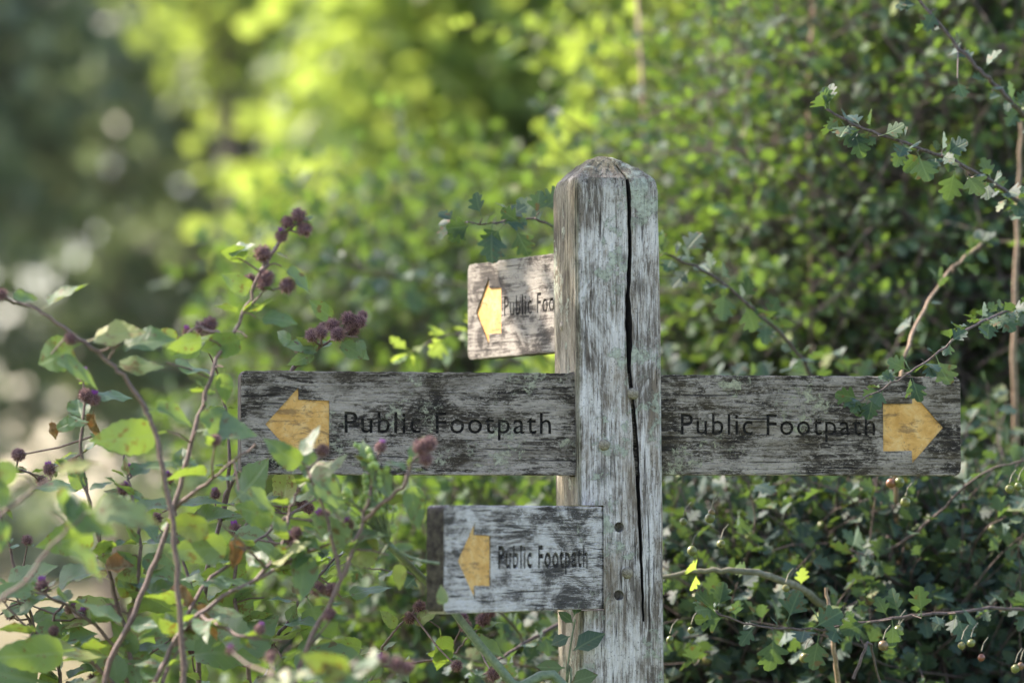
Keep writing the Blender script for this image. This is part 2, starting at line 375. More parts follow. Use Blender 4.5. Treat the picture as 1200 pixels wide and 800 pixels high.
# ================================================================== SETTING
def ground():
    m, nt, out = new_mat('meadow_ground')
    tc = nt.nodes.new('ShaderNodeTexCoord').outputs['Object']
    n1 = noise(nt, tc, 0.15, 5, 0.6); n2 = noise(nt, tc, 9, 8, 0.75)
    c = ramp(nt, n2, [(0.35, (0.105, 0.095, 0.045)), (0.6, (0.17, 0.158, 0.085))])
    c2 = ramp(nt, n2, [(0.35, (0.06, 0.09, 0.03)), (0.6, (0.14, 0.17, 0.06))])
    sep = nt.nodes.new('ShaderNodeSeparateXYZ'); L(nt, tc, sep.inputs[0])
    near = ramp(nt, math_n(nt, 'MULTIPLY_ADD', n1, 0.12, math_n(nt, 'MULTIPLY', sep.outputs[1], 0.01)), [(0.30, 1.0), (0.40, 0.0)])
    principled(nt, out, mix(nt, near, c, c2), 0.95, n2, 0.03, 0.6, 0.1)
    n = 70; xs = np.linspace(-1, 1, n); xs = np.sign(xs) * np.abs(xs) ** 2.2 * 900
    X, Y = np.meshgrid(xs, xs + 0.0); Z = np.zeros_like(X)
    V = np.stack([X, Y, Z], -1).reshape(-1, 3)
    i = np.arange(n - 1); a = (i[:, None] * n + i[None]).ravel()
    F = np.stack([a, a + 1, a + n + 1, a + n], 1)
    o = link('ground', np_mesh('ground', V, F), None, [m]); tag(o, kind='structure')
ground()

def haze():
    m, nt, out = new_mat('air_haze'); p = nt.nodes.new('ShaderNodeVolumePrincipled')
    p.inputs['Color'].default_value = (0.86, 0.93, 0.97, 1); p.inputs['Density'].default_value = HAZE
    p.inputs['Anisotropy'].default_value = 0.3
    L(nt, p.outputs[0], out.inputs['Volume'])
    x0, x1, y0, y1, z0, z1 = -40, 40, -5, 130, -1, 16
    V = [(x, y, z) for z in (z0, z1) for y in (y0, y1) for x in (x0, x1)]
    F = [(0, 2, 3, 1), (4, 5, 7, 6), (0, 1, 5, 4), (2, 6, 7, 3), (0, 4, 6, 2), (1, 3, 7, 5)]
    o = link('haze', np_mesh('haze', V, F, smooth=False), None, [m]); tag(o, kind='stuff')
HAZE = 0.00014
haze()
# ---- trees
def limb_tree(name, base, height, spread, label, cat, group, nleaf, lsize, mat, seed, trunk_r=0.2, crown_lo=0.3, dir_bias=(0, 0), clump=0.35, tmpl=T_OVAL_LOW):
    rng = np.random.default_rng(seed)
    base = np.array(tuple(base), dtype=float); base[2] = 0
    root = empty(name, base, label, cat, group)
    tb = Tubes(); top = base + np.array([dir_bias[0] * .5, dir_bias[1] * .5, height * .8])
    tr = spline([base, base * .6 + top * .4 + rng.normal(0, .08, 3) * height * .1, top], 6)
    tb.add(tr, np.linspace(trunk_r, trunk_r * .25, len(tr)), 9)
    tb.build('trunk', M['trunk'], root)
    lb = Tubes(); ends = []
    nl = 30
    for i in range(nl):
        t = crown_lo + (1 - crown_lo) * (i / nl) ** 0.8
        j = min(len(tr) - 1, int(t * (len(tr) - 1))); s = tr[j]
        az = i * 2.4 + rng.uniform(-.4, .4); rr = spread * (1 - 0.55 * abs(t - .55) / .55) * rng.uniform(.6, 1.1)
        e = s + np.array([math.cos(az) * rr + dir_bias[0], math.sin(az) * rr + dir_bias[1], height * .18 * rng.uniform(.1, 1.2)])
        mid = s * .5 + e * .5 + np.array([0, 0, rr * .12])
        q = spline([s, mid, e], 4, 0.02 * rr, rng); lb.add(q, np.linspace(trunk_r * .32, trunk_r * .05, len(q)), 5)
        for k in range(7):
            h = q[min(len(q) - 1, int(rng.uniform(.35, 1) * len(q)))]
            c = h + rnd_unit(rng) * rng.uniform(.15, .5) * spread * .45
            lb.add(np.array([h, (h + c) / 2 + rng.normal(0, .03, 3), c]), [trunk_r * .07, trunk_r * .05, trunk_r * .02], 4)
            ends.append(c)
    lb.build('limbs', M['trunk'], root)
    ends = np.array(ends); wts = rng.uniform(.3, 1.7, len(ends)); wts /= wts.sum()
    idx = rng.choice(len(ends), nleaf, p=wts)
    off = rnd_unit(rng, nleaf) * (rng.uniform(0, 1, nleaf) ** .45)[:, None] * clump * np.array([1, 1, .62])
    lv = Leaves(); pos = ends[idx] + off
    lv.p = list(pos); lv.d = list(norm(off * 1.2 + rnd_unit(rng, nleaf) * .9 * clump + np.array([0, 0, -.15 * clump])))
    lv.n = list(np.array([0, 0, .8]) + rnd_unit(rng, nleaf) * .9); lv.s = list(rng.uniform(.7, 1.3, nleaf) * lsize)
    lv.build('crown', tmpl, mat, root, rng)
    return root

# bright, back-lit trees beyond the hedge
g = 'sunlit trees beyond the hedge'
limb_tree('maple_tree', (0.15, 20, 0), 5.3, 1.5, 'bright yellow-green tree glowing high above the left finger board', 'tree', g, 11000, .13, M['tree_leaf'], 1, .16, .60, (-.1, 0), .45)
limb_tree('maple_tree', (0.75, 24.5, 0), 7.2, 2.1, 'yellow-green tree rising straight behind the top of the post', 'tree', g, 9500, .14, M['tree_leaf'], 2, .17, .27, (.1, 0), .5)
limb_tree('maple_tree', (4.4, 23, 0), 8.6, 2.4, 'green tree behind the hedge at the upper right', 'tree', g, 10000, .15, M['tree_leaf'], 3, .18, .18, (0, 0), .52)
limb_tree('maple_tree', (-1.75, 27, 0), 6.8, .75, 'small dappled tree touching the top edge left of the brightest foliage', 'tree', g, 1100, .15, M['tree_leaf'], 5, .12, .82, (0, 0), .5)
# distant shaded trees across the field
g = 'shaded trees across the field'
far = [(-4.9, 34, 10, 2.6, 'dark far tree at the left edge with pale sky showing between its leaves', .36, 5200),
       (-2.2, 36, 11, 2.0, 'dark blurred tree left of the bright foliage, above the purple burrs', .08, 5200),
       (-0.4, 38, 11, 2.4, 'shaded far tree behind the left end of the long left finger board', .05, 6500),
       (2.2, 42, 12, 3.2, 'shaded far tree mostly hidden behind the bright maple', .08, 9000),
       (5.5, 44, 12, 3.2, 'shaded far tree glimpsed through the hedge on the right', .08, 9000),
       (-3.7, 41, 12, 2.2, 'shaded far tree between the left edge tree and the bright canopy', .22, 2600),
       (-7.0, 52, 14, 3.2, 'farthest dark tree, standing beyond the left edge tree', .36, 6000)]
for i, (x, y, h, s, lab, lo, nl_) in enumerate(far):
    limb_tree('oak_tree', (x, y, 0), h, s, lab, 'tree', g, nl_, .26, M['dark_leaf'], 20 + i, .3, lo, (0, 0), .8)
def far_hedge():
    rng = np.random.default_rng(77); root = empty('field_hedge', (-5, 105, 0), 'low distant hedge along the far side of the pale field', 'hedge')
    N = 7000; lv = Leaves(); x = rng.uniform(-30, 30, N); z = rng.uniform(0, 1, N) ** .7 * (2.4 + .5 * np.sin(x * .7) + .4 * np.sin(x * 1.9)); y = 105 + rng.normal(0, .7, N)
    lv.p = list(np.stack([x, y, z], 1)); lv.d = list(rnd_unit(rng, N)); lv.n = list(np.array([0, -.4, .6]) + rnd_unit(rng, N) * .7); lv.s = list(rng.uniform(.4, .8, N))
    lv.build('foliage', T_OVAL_LOW, M['dark_leaf'], root, rng)
far_hedge()
# unseen tree added left of the picture so that its leaves shade the post
limb_tree('added_shade_tree', (-2.2, 6.74, 0), 5.2, .36, 'unseen tree added left of the hedge, its boughs shading the post', 'tree', None, 2800, .085, M['haw_leaf_lush'], 61, .06, .66, (.08, -.04), .20)

# ---- hedge bushes
def bush(name, c, r, label, cat, group, nshoot, lsize, mat, seed, tmpl, spacing=.02, stems=7, nhaw=0, shoot_len=(.14, .34), low_cut=1.12, parts=()):
    """hawthorn-like bush: stems from the ground, shoots through an ellipsoid, leaves along every shoot"""
    rng = np.random.default_rng(seed)
    c = np.array(tuple(c), dtype=float); r = np.array(r, dtype=float)
    base = np.array([c[0], c[1], 0.0])
    root = empty(name, base, label, cat, group)
    tb = Tubes(); lv = Leaves(); hubs = []
    for i in range(stems):
        a = rng.uniform(0, 6.28); g0 = base + np.array([math.cos(a), math.sin(a), 0]) * .12
        e = c + rnd_unit(rng) * r * rng.uniform(.3, .85)
        q = spline([g0, (g0 * .55 + e * .45) + rng.normal(0, .06, 3), e], 7, .008, rng)
        tb.add(q, np.linspace(.013, .004, len(q)), 6)
        hubs += list(q[len(q) // 2:])
    hubs = np.array(hubs); haws = []
    for i in range(nshoot):
        u = rnd_unit(rng) * rng.uniform(0.1, 1) ** .45
        s = c + u * r * .92
        if s[2] < low_cut and rng.uniform() < .6: continue
        h = hubs[np.argmin(np.sum((hubs - s) ** 2, 1) * rng.uniform(.6, 1.4, len(hubs)))]
        out = norm((s - c) / r * .6 + np.array([0, 0, .35]) + rnd_unit(rng) * .75)
        ln = rng.uniform(*shoot_len)
        droop = np.array([0, 0, -rng.uniform(0, .35)])
        pts = [s]
        d = out.copy(); n = 6
        for k in range(n):
            d = norm(d + droop / n + rng.normal(0, .13, 3)); pts.append(pts[-1] + d * ln / n)
        pts = np.array(pts)
        if i % 2 == 0 and np.linalg.norm(h - s) < .5:
            pts = np.concatenate([[h * .97 + s * .03, (h + s) / 2 + rng.normal(0, .02, 3)], pts]); ns = 2
        else: ns = 0
        tb.add(pts, np.linspace(.0026, .0009, len(pts)), 4)
        seg = pts[ns:]; m = int(ln / spacing)
        for k in range(m):
            t = (k + rng.uniform(.1, .9)) / m * (len(seg) - 1); j = min(int(t), len(seg) - 2); f = t - j
            p = seg[j] * (1 - f) + seg[j + 1] * f; ax = norm(seg[j + 1] - seg[j])
            rd = rnd_unit(rng); rd -= ax * rd.dot(ax)
            dl = norm(ax * .45 + norm(rd) * .9 + np.array([0, 0, .12]))
            lv.add(p, dl, np.array([0, 0, .75]) + rnd_unit(rng) * .75, lsize * rng.uniform(.55, 1.25))
        if len(haws) < nhaw and s[1] < c[1] - r[1] * .25 and 1.25 < s[2]:
            haws.append(seg[len(seg) // 2] + rng.normal(0, .008, 3))
    tb.build('branches', M['bark'], root)
    lv.build('foliage', tmpl, mat, root, rng, .3, .35)
    for h in haws: add_haw(root, h, rng)
    return root

HAW_ME = None
def haw_mesh():
    V = []; F = []; nu, nv = 12, 8
    for j in range(nv + 1):
        th = math.pi * j / nv
        rr = math.sin(th) * (1 + .06 * math.sin(th)); z = math.cos(th) * 1.08
        if j == nv: rr, z = .18, -.92
        if j == 0: rr = 0.02
        for i in range(nu):
            a = 2 * math.pi * i / nu; V.append((rr * math.cos(a), rr * math.sin(a), z))
    for j in range(nv):
        for i in range(nu): F.append((j * nu + i, (j + 1) * nu + i, (j + 1) * nu + (i + 1) % nu, j * nu + (i + 1) % nu))
    n0 = len(V)                                     # five little calyx teeth at the end
    for k in range(5):
        a = k * 1.2566
        for dx, rr, z in ((-.25, .2, -.9), (.25, .2, -.9), (.1, .42, -1.22), (-.1, .42, -1.22)):
            V.append((rr * math.cos(a + dx), rr * math.sin(a + dx), z))
        F.append((n0, n0 + 1, n0 + 2, n0 + 3)); n0 += 4
    me = np_mesh('haw', np.array(V) * .0060, np.array(F)); me.materials.append(M['haw']); return me
HAW_ME = haw_mesh()
def add_haw(root, p, rng, s=1.0):
    o = bpy.data.objects.new('haw', HAW_ME); COL.objects.link(o); o.parent = root
    o.location = Vector(tuple(p)) - root.location
    o.rotation_euler = (rng.uniform(-.9, .9), rng.uniform(-.9, .9), rng.uniform(0, 6)); sc = rng.uniform(.8, 1.2) * s
    o.scale = (sc, sc, sc * rng.uniform(.95, 1.15))

HG = 'hawthorn bushes of the hedge'
HL, HLL, HLM = M['haw_leaf'], M['haw_leaf_lush'], M['haw_leaf_mid']
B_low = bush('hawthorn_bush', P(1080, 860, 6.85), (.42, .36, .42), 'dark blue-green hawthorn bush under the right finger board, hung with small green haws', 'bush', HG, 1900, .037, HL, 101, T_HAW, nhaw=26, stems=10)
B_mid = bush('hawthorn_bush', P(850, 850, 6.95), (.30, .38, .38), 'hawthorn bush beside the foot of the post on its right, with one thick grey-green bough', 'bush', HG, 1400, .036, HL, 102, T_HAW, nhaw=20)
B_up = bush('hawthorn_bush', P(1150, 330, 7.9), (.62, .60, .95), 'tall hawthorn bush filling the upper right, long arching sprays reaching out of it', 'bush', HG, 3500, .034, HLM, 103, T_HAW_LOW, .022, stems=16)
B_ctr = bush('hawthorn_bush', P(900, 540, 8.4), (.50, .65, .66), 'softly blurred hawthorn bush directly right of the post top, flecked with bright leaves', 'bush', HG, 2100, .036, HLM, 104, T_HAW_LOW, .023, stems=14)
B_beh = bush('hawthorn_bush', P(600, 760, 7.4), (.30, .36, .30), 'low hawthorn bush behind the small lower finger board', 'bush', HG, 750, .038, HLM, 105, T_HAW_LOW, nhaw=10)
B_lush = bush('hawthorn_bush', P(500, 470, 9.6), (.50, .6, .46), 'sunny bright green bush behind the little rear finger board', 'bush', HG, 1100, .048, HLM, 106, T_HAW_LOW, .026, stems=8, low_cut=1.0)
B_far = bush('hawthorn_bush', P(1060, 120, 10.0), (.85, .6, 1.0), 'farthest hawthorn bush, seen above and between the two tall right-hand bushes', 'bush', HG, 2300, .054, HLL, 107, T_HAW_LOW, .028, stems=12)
bush('bramble_bush', P(430, 830, 9.5), (.55, .5, .40), 'low yellow-green bramble bush blurred beyond the burdock at the bottom', 'bush', None, 800, .06, HLM, 108, T_OVAL_LOW, .03, low_cut=.8)

# ---- individual sprays that stand out of the hedge
def spray(root, pts, r0, lsize, seed, mat=None, leafmat=None, every=.02, tmpl=T_HAW, leaf_from=0.0, label=None, extra=(), dens=1.0):
    rng = np.random.default_rng(seed)
    q = spline([P(*p) for p in pts], 6, .0012, rng)
    tb = Tubes(); tb.add(q, np.linspace(r0 * .45, r0, len(q)), 7)
    L_ = Leaves(); seglen = np.linalg.norm(np.diff(q, axis=0), axis=1); cum = np.concatenate([[0], np.cumsum(seglen)]); tot = cum[-1]
    s = leaf_from * tot
    while every and s < tot:
        j = min(np.searchsorted(cum, s, side='right') - 1, len(q) - 2); f = (s - cum[j]) / seglen[j]
        p = q[j] * (1 - f) + q[j + 1] * f; ax = -norm(q[j + 1] - q[j])
        for k in range(rng.integers(1, 4)):          # little tuft on a short spur
            if rng.uniform() > dens: continue
            rd = rnd_unit(rng); rd -= ax * rd.dot(ax)
            dl = norm(ax * .4 + norm(rd) * .8 + np.array([0, -.1, .05]))
            L_.add(p, dl, np.array([0, -.35, .7]) + rnd_unit(rng) * .6, lsize * rng.uniform(.55, 1.2))
        if rng.uniform() < .3:                        # thorn
            rd = rnd_unit(rng); tb.add(np.array([p, p + rd * .006, p + rd * .012]), [.0011, .0007, .0001], 4)
        s += every * rng.uniform(.6, 1.5)
    tip = q[0]; d0 = norm(q[0] - q[1])
    if every:
        for k in range(4): L_.add(tip, norm(d0 + rnd_unit(rng) * .9), np.array([0, -.4, .6]) + rnd_unit(rng) * .4, lsize * rng.uniform(.6, 1))
    for (px, py, d, ang, size, tilt) in extra:         # leaves of their own that the eye picks out
        b = P(px, py, d); a = R(ang)
        L_.add(b, (math.cos(a), rng.uniform(-.3, .1), math.sin(a)), (-math.sin(a) * tilt, -1, math.cos(a) * tilt), size)
        j = np.argmin(np.sum((q - np.array(b)) ** 2, 1)); tb.add(np.array([q[j], (q[j] + np.array(b)) / 2, np.array(b)]), [.0012, .001, .0008], 4)
    br = tb.build('branch', mat or M['bark'], root)
    lf = L_.build('leaves', tmpl, leafmat or HL, None, rng, .3, .35)
    if lf: lf.parent = br; lf.matrix_parent_inverse = br.matrix_parent_inverse.copy() @ Matrix.Identity(4); lf.matrix_parent_inverse = Matrix.Identity(4)
    if label: br['label'] = label
    return br

spray(B_up, [(968, 128, 6.05), (1005, 148, 6.05), (1060, 168, 6.08), (1110, 186, 6.12), (1155, 208, 6.2), (1200, 242, 6.35), (1270, 300, 6.8), (1260, 420, 7.5)], .0042, .036, 1, every=.019,
      extra=[(972, 128, 6.05, 95, .038, .7), (985, 140, 6.05, -60, .042, .2), (1000, 148, 6.05, -75, .046, .1), (1030, 160, 6.05, 20, .040, .8), (1058, 170, 6.07, -110, .034, .2), (1075, 178, 6.08, -70, .045, .1), (1120, 195, 6.12, -100, .05, .1), (1130, 200, 6.12, -60, .044, .2), (1105, 182, 6.1, 30, .04, .7)])
spray(B_up, [(1062, -20, 6.3), (1095, 22, 6.3), (1138, 72, 6.3), (1168, 102, 6.32), (1200, 135, 6.4), (1270, 200, 6.8), (1280, 330, 7.4)], .0048, .036, 2, every=.022,
      extra=[(1122, 92, 6.2, -80, .03, .1), (1098, 10, 6.3, -120, .04, .1)])
spray(B_ctr, [(778, 297, 6.45), (830, 320, 6.47), (882, 362, 6.5), (922, 398, 6.6), (948, 436, 6.7), (970, 520, 7.1), (960, 640, 7.8)], .0040, .040, 3, every=.024,
      extra=[(800, 300, 6.44, 60, .045, .6), (785, 298, 6.44, 175, .05, .5), (850, 335, 6.47, -100, .055, .2), (870, 352, 6.5, -60, .05, .2)])
spray(B_up, [(1008, 470, 5.86), (1060, 440, 5.88), (1100, 412, 5.92), (1150, 376, 6.02), (1210, 362, 6.3), (1290, 380, 6.9), (1280, 480, 7.5)], .0026, .030, 4, every=.017, dens=.8,
      extra=[(1022, 462, 5.86, -90, .034, .2), (1012, 468, 5.86, 165, .040, .5), (1018, 466, 5.86, -120, .030, .2), (1042, 452, 5.87, 100, .022, .5), (1068, 440, 5.87, -75, .036, .1), (1096, 415, 5.9, -70, .046, .15), (1112, 402, 5.92, 40, .03, .6)])
spray(B_up, [(1150, 286, 6.7), (1112, 318, 6.6), (1084, 362, 6.5), (1058, 432, 6.4), (1050, 560, 6.5), (1060, 760, 6.9)], .0038, .036, 5, mat=M['bark_pale'], every=.03, dens=.55)
spray(B_ctr, [(533, 260, 6.25), (575, 262, 6.25), (615, 256, 6.25), (652, 268, 6.28), (705, 300, 6.5), (760, 380, 7.1), (800, 480, 8.0)], .0026, .034, 6, every=.028, dens=.5,
      extra=[(565, 256, 6.2, 110, 0.039, .5), (558, 262, 6.2, 195, 0.045, .5), (577, 262, 6.2, -95, 0.059, .1), (602, 265, 6.2, -60, 0.046, .2), (628, 256, 6.22, 85, 0.041, .2), (632, 248, 6.22, 35, 0.046, .3), (640, 262, 6.24, -20, 0.038, .4), (592, 258, 6.2, 40, 0.039, .5), (548, 262, 6.2, -130, 0.037, .4), (585, 262, 6.2, 10, 0.041, .6), (612, 262, 6.2, 150, 0.037, .6), (590, 264, 6.2, -130, 0.041, .3)],
      label='thin hawthorn twig poking out left of the post top')
spray(B_mid, [(776, 676, 6.25), (820, 668, 6.25), (870, 668, 6.25), (910, 678, 6.3), (955, 700, 6.4), (1000, 760, 6.7)], .0068, .03, 7, mat=M['bark_green'], every=.09, leafmat=HLL, label='thick smooth grey-green bough')
spray(B_low, [(838, 716, 6.1), (880, 732, 6.1), (950, 737, 6.12), (1030, 726, 6.14), (1110, 718, 6.2), (1210, 716, 6.35), (1280, 760, 6.7)], .0028, .036, 8, every=.026, dens=.75,
      extra=[(906, 738, 6.1, -88, .058, .1), (922, 730, 6.1, 70, .05, .3), (950, 738, 6.1, 35, .05, .2), (842, 715, 6.1, 80, .042, .3), (845, 718, 6.1, 150, .045, .4), (855, 722, 6.1, 190, .05, .3), (960, 740, 6.12, -100, .055, .15), (1080, 724, 6.14, 95, .05, .3), (1120, 718, 6.18, -70, .05, .2), (1020, 728, 6.12, 200, .045, .2), (1045, 725, 6.12, -80, .04, .2)])
spray(B_low, [(968, 688, 6.2), (974, 730, 6.2), (980, 780, 6.22), (990, 860, 6.3), (1010, 1050, 6.5)], .0052, .03, 9, mat=M['bark_pale'], every=0, label='snapped upright twig with a splintered tip')
spray(B_low, [(1025, 560, 6.6), (1040, 610, 6.6), (1046, 690, 6.6), (1040, 800, 6.7)], .0068, .03, 10, every=0)
spray(B_low, [(1200, 540, 6.4), (1150, 555, 6.4), (1100, 600, 6.45), (1050, 640, 6.5), (1000, 652, 6.55)], .003, .035, 11, every=.04, dens=.5)
spray(B_low, [(1000, 795, 6.05), (1018, 752, 6.05), (1030, 800, 6.1), (1050, 900, 6.2)][::-1], .0025, .035, 12, every=0)
spray(B_up, [(1196, 140, 7.0), (1192, 260, 7.0), (1188, 420, 7.0), (1195, 600, 7.1)], .006, .03, 13, mat=M['bark_pale'], every=0)
spray(B_ctr, [(985, 240, 8.0), (1010, 226, 8.0), (1045, 222, 8.0), (1120, 234, 8.1), (1180, 250, 8.3)], .006, .03, 14, mat=M['bark_pale'], every=0, label='pale dry bent twig')
spray(B_ctr, [(945, 560, 7.6), (950, 300, 7.6), (948, 120, 7.7), (955, -40, 7.9)], .005, .03, 18, mat=M['bark_pale'], every=0)
spray(B_ctr, [(758, 190, 8.2), (752, 90, 8.2), (745, -40, 8.4)][::-1], .006, .03, 19, mat=M['bark_pale'], every=0)
spray(B_lush, [(400, 310, 7.6), (450, 322, 7.6), (520, 330, 7.7), (590, 345, 7.9), (640, 380, 8.6), (600, 450, 9.2)], .003, .05, 15, every=.035,
      extra=[(445, 325, 7.6, -130, .05, .3), (478, 328, 7.6, -80, .06, .1), (550, 335, 7.7, -75, .07, .2)])
spray(B_lush, [(483, 412, 6.8), (510, 398, 6.8), (550, 390, 6.85), (620, 400, 7.1), (650, 450, 7.9), (600, 500, 9.0)], .0026, .044, 16, every=.02, leafmat=HLL)
spray(B_ctr, [(640, 125, 8.0), (700, 160, 8.0), (760, 215, 8.1), (830, 300, 8.3)], .004, .045, 17, every=.03)
spray(B_beh, [(385, 655, 6.25), (430, 664, 6.25), (480, 672, 6.25), (540, 690, 6.3), (600, 730, 6.5), (640, 800, 6.9)], .002, .026, 20, every=.03, label='fine horizontal twig left of the lower finger board')
spray(B_beh, [(566, 790, 6.3), (590, 770, 6.3), (640, 738, 6.4), (690, 720, 6.7)], .0036, .034, 21, every=.03)
for (px, py, d) in [(834, 600, 6.15), (832, 607, 6.15), (801, 611, 6.2), (811, 645, 6.1), (845, 637, 6.2), (1044, 566, 6.2), (1054, 565, 6.2), (1061, 588, 6.2), (1183, 573, 6.2), (1193, 570, 6.2), (785, 749, 6.1), (810, 738, 6.15), (921, 689, 6.2), (1053, 738, 6.15), (1052, 747, 6.15), (1127, 756, 6.15), (1138, 753, 6.15), (1150, 770, 6.15), (1190, 783, 6.15), (1196, 780, 6.15), (943, 770, 6.15), (1035, 756, 6.1)]:
    add_haw(B_low if px > 900 else B_mid, P(px, py, d), RNG)
    tb = Tubes(); a = P(px, py - 7, d); tb.add([a, a + Vector((.004, .004, .012)), a + Vector((.012, .02, .02))], .0008, 4); tb.build('haw_stalk', M['bark_green'], B_low if px > 900 else B_mid)

# ================================================================== FINGERPOST
AX = P(713, 600, 6.0); AXX, AXY = AX.x, AX.y
POST_YAW = R(14.0); W2 = .0612
Z_TOP = P(710, 183, 6.0).z; Z_SH = P(770, 212, 6.0).z
fp = empty('fingerpost', (AXX, AXY, 0), 'weathered grey wooden fingerpost with four routed yellow-arrow footpath boards', 'signpost')
LEAN = -0.0105                                       # the post leans a touch to the left going up

def crack_x(z):
    pts = [(P(0, y, 5.94).z, x) for y, x in ((183, 739), (215, 739), (300, 740), (345, 737), (400, 738), (430, 737), (480, 742), (540, 746), (600, 748), (660, 750), (720, 752), (800, 752))]
    pts.sort(); zs = [p[0] for p in pts]; xs = [p[1] for p in pts]
    px = np.interp(z, zs, xs)
    # pixel on the front face -> local x of the post
    return (px - 725.5) / 833 / math.cos(POST_YAW) - (z - 1.6) * LEAN * 0
def crack_w(z):
    ys = (183, 260, 345, 385, 405, 430, 480, 530, 560, 620, 700, 740); ws = (2.8, 1.6, 2.4, 5.0, 4.6, 1.8, 2.6, 3.6, 2.2, 1.5, .9, 0.0)
    pts = sorted((P(0, y, 5.94).z, w) for y, w in zip(ys, ws))
    return np.interp(z, [p[0] for p in pts], [p[1] for p in pts]) / 833 / 1.6
def post_mesh():
    zr = list(np.linspace(0, 1.18, 12)) + list(np.arange(1.185, Z_SH + .001, .0022))
    zr = np.array(zr); nz = len(zr)
    # perimeter: front (dense near crack), right, back, left with worn arrises
    cz = crack_x(1.6)
    fr = np.unique(np.concatenate([np.linspace(-W2, W2, 78)]))
    side = np.linspace(-W2, W2, 60)
    per = [(x, -W2, 0) for x in fr[:-1]] + [(W2, y, 1) for y in side[:-1]] + [(x, W2, 2) for x in side[::-1][:-1]] + [(-W2, y, 3) for y in side[::-1][:-1]]
    n = len(per); V = []
    for zi in zr:
        cx, cw = crack_x(zi), crack_w(zi)
        cx += .0009 * mnoise.noise(Vector((0, 3, zi * 60)))
        cw *= 1 + .5 * mnoise.noise(Vector((4, 0, zi * 45)))
        # squeeze columns towards the crack so that its lips are clean
        for (x, y, f) in per:
            px, py = x, y; inward = 0.0
            if f == 0:
                d = x - cz; s = math.copysign(1, d)
                inner = abs(d) < .0022
                shift = (cx - cz) * math.exp(-abs(d) / .04) * (1 - (abs(x) / W2) ** 4)
                if inner: px = cx + d / .0022 * cw * .92
                else: px = x + shift + s * (cw - .0019) * math.exp(-(abs(d) - .0022) / .010) * (1 - (abs(x) / W2) ** 6)
                if inner and cw > .0002: inward = .030
                elif cw > .0002: inward = .0015 * math.exp(-max(abs(d) - .003, 0) / .0025)
            # round the arrises
            rx = max(0, abs(px) - (W2 - .005)) / .005; ry = max(0, abs(py) - (W2 - .005)) / .005
            if rx > 0 and ry > 0:
                q = min(rx, ry); fac = .0024 * q * q
                px -= math.copysign(fac, px); py -= math.copysign(fac, py)
            sh = max(0, (zi - Z_SH + .022) / .022); rd_ = 1 - .075 * sh ** 2.2
            px *= rd_; py *= rd_
            v3 = Vector((px * 130, py * 130, zi * 7))
            g = mnoise.fractal(v3, 1.0, 2.1, 4) * .0011 + mnoise.noise(Vector((px * 22, py * 22, zi * 5))) * .0016
            g += -max(0, mnoise.noise(Vector((px * 90, py * 90, zi * 3.0 + 9))) - .35) * .006
            dn = (0, 1) if f == 0 else ((-1, 0) if f == 1 else ((0, -1) if f == 2 else (1, 0)))
            if f == 0: g = min(g, .001)
            px -= dn[0] * g; py -= dn[1] * g
            px += dn[0] * inward; py += dn[1] * inward
            V.append((px, py, zi))
    F = []
    for j in range(nz - 1):
        for i in range(n):
            a = j * n + i; b = j * n + (i + 1) % n; F.append((a, b, b + n, a + n))
    # weathered pyramid top, following the ring inwards
    last = V[-n:]; K = 14; H = Z_TOP - Z_SH
    top_c = (-.006, 0.0)
    for k in range(1, K + 1):
        t = k / K
        for (x, y, z) in last:
            s = 1 - t
            xx = top_c[0] + (x - top_c[0]) * s; yy = top_c[1] + (y - top_c[1]) * s
            hgt = H * (1 - (1 - t) ** 1.5) if t < 1 else H
            deep = (y > -W2 + .02 and y < -W2 + .04 and abs(x) < W2 - .01)
            rough = mnoise.fractal(Vector((xx * 60, yy * 60, 3)), 1, 2, 4) * .0035 * min(1, t * 4) * (1 if s > .03 else 0)
            V.append((xx, yy, Z_SH + hgt + rough - (.012 * s if deep else 0)))
        b0 = (nz - 1 + k - 1) * n
        for i in range(n): F.append((b0 + i, b0 + (i + 1) % n, b0 + n + (i + 1) % n, b0 + n + i))
    V = np.array(V); F = np.array(F)
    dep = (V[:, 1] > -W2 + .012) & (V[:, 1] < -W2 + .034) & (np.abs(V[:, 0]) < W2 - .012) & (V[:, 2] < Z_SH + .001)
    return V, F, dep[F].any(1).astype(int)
def to_mesh_world(V, yaw, zlean=True):
    c, s = math.cos(yaw), math.sin(yaw)
    return np.stack([V[:, 0] * c - V[:, 1] * s, V[:, 0] * s + V[:, 1] * c, V[:, 2]], 1)
def bool_diff(ob, cutters, solver='EXACT'):
    for c in cutters:
        md = ob.modifiers.new('b', 'BOOLEAN'); md.operation = 'DIFFERENCE'; md.object = c; md.solver = solver
        if solver == 'EXACT': md.use_self = c.name.startswith('t')
    dg = bpy.context.evaluated_depsgraph_get(); dg.update()
    me = bpy.data.meshes.new_from_object(ob.evaluated_get(dg))
    ob.modifiers.clear(); ob.data = me
    for c in cutters: bpy.data.objects.remove(c, do_unlink=True)

def prism_obj(name, poly, y0, y1):
    """closed prism: polygon in XZ, from y0 to y1"""
    import bmesh
    bm = bmesh.new(); a = [bm.verts.new((x, y0, z)) for x, z in poly]; b = [bm.verts.new((x, y1, z)) for x, z in poly]
    bm.faces.new(a); bm.faces.new(b[::-1]); n = len(poly)
    for i in range(n): bm.faces.new((a[(i + 1) % n], a[i], b[i], b[(i + 1) % n]))
    bmesh.ops.recalc_face_normals(bm, faces=bm.faces)
    me = bpy.data.meshes.new(name); bm.to_mesh(me); bm.free()
    o = bpy.data.objects.new(name, me); COL.objects.link(o); return o

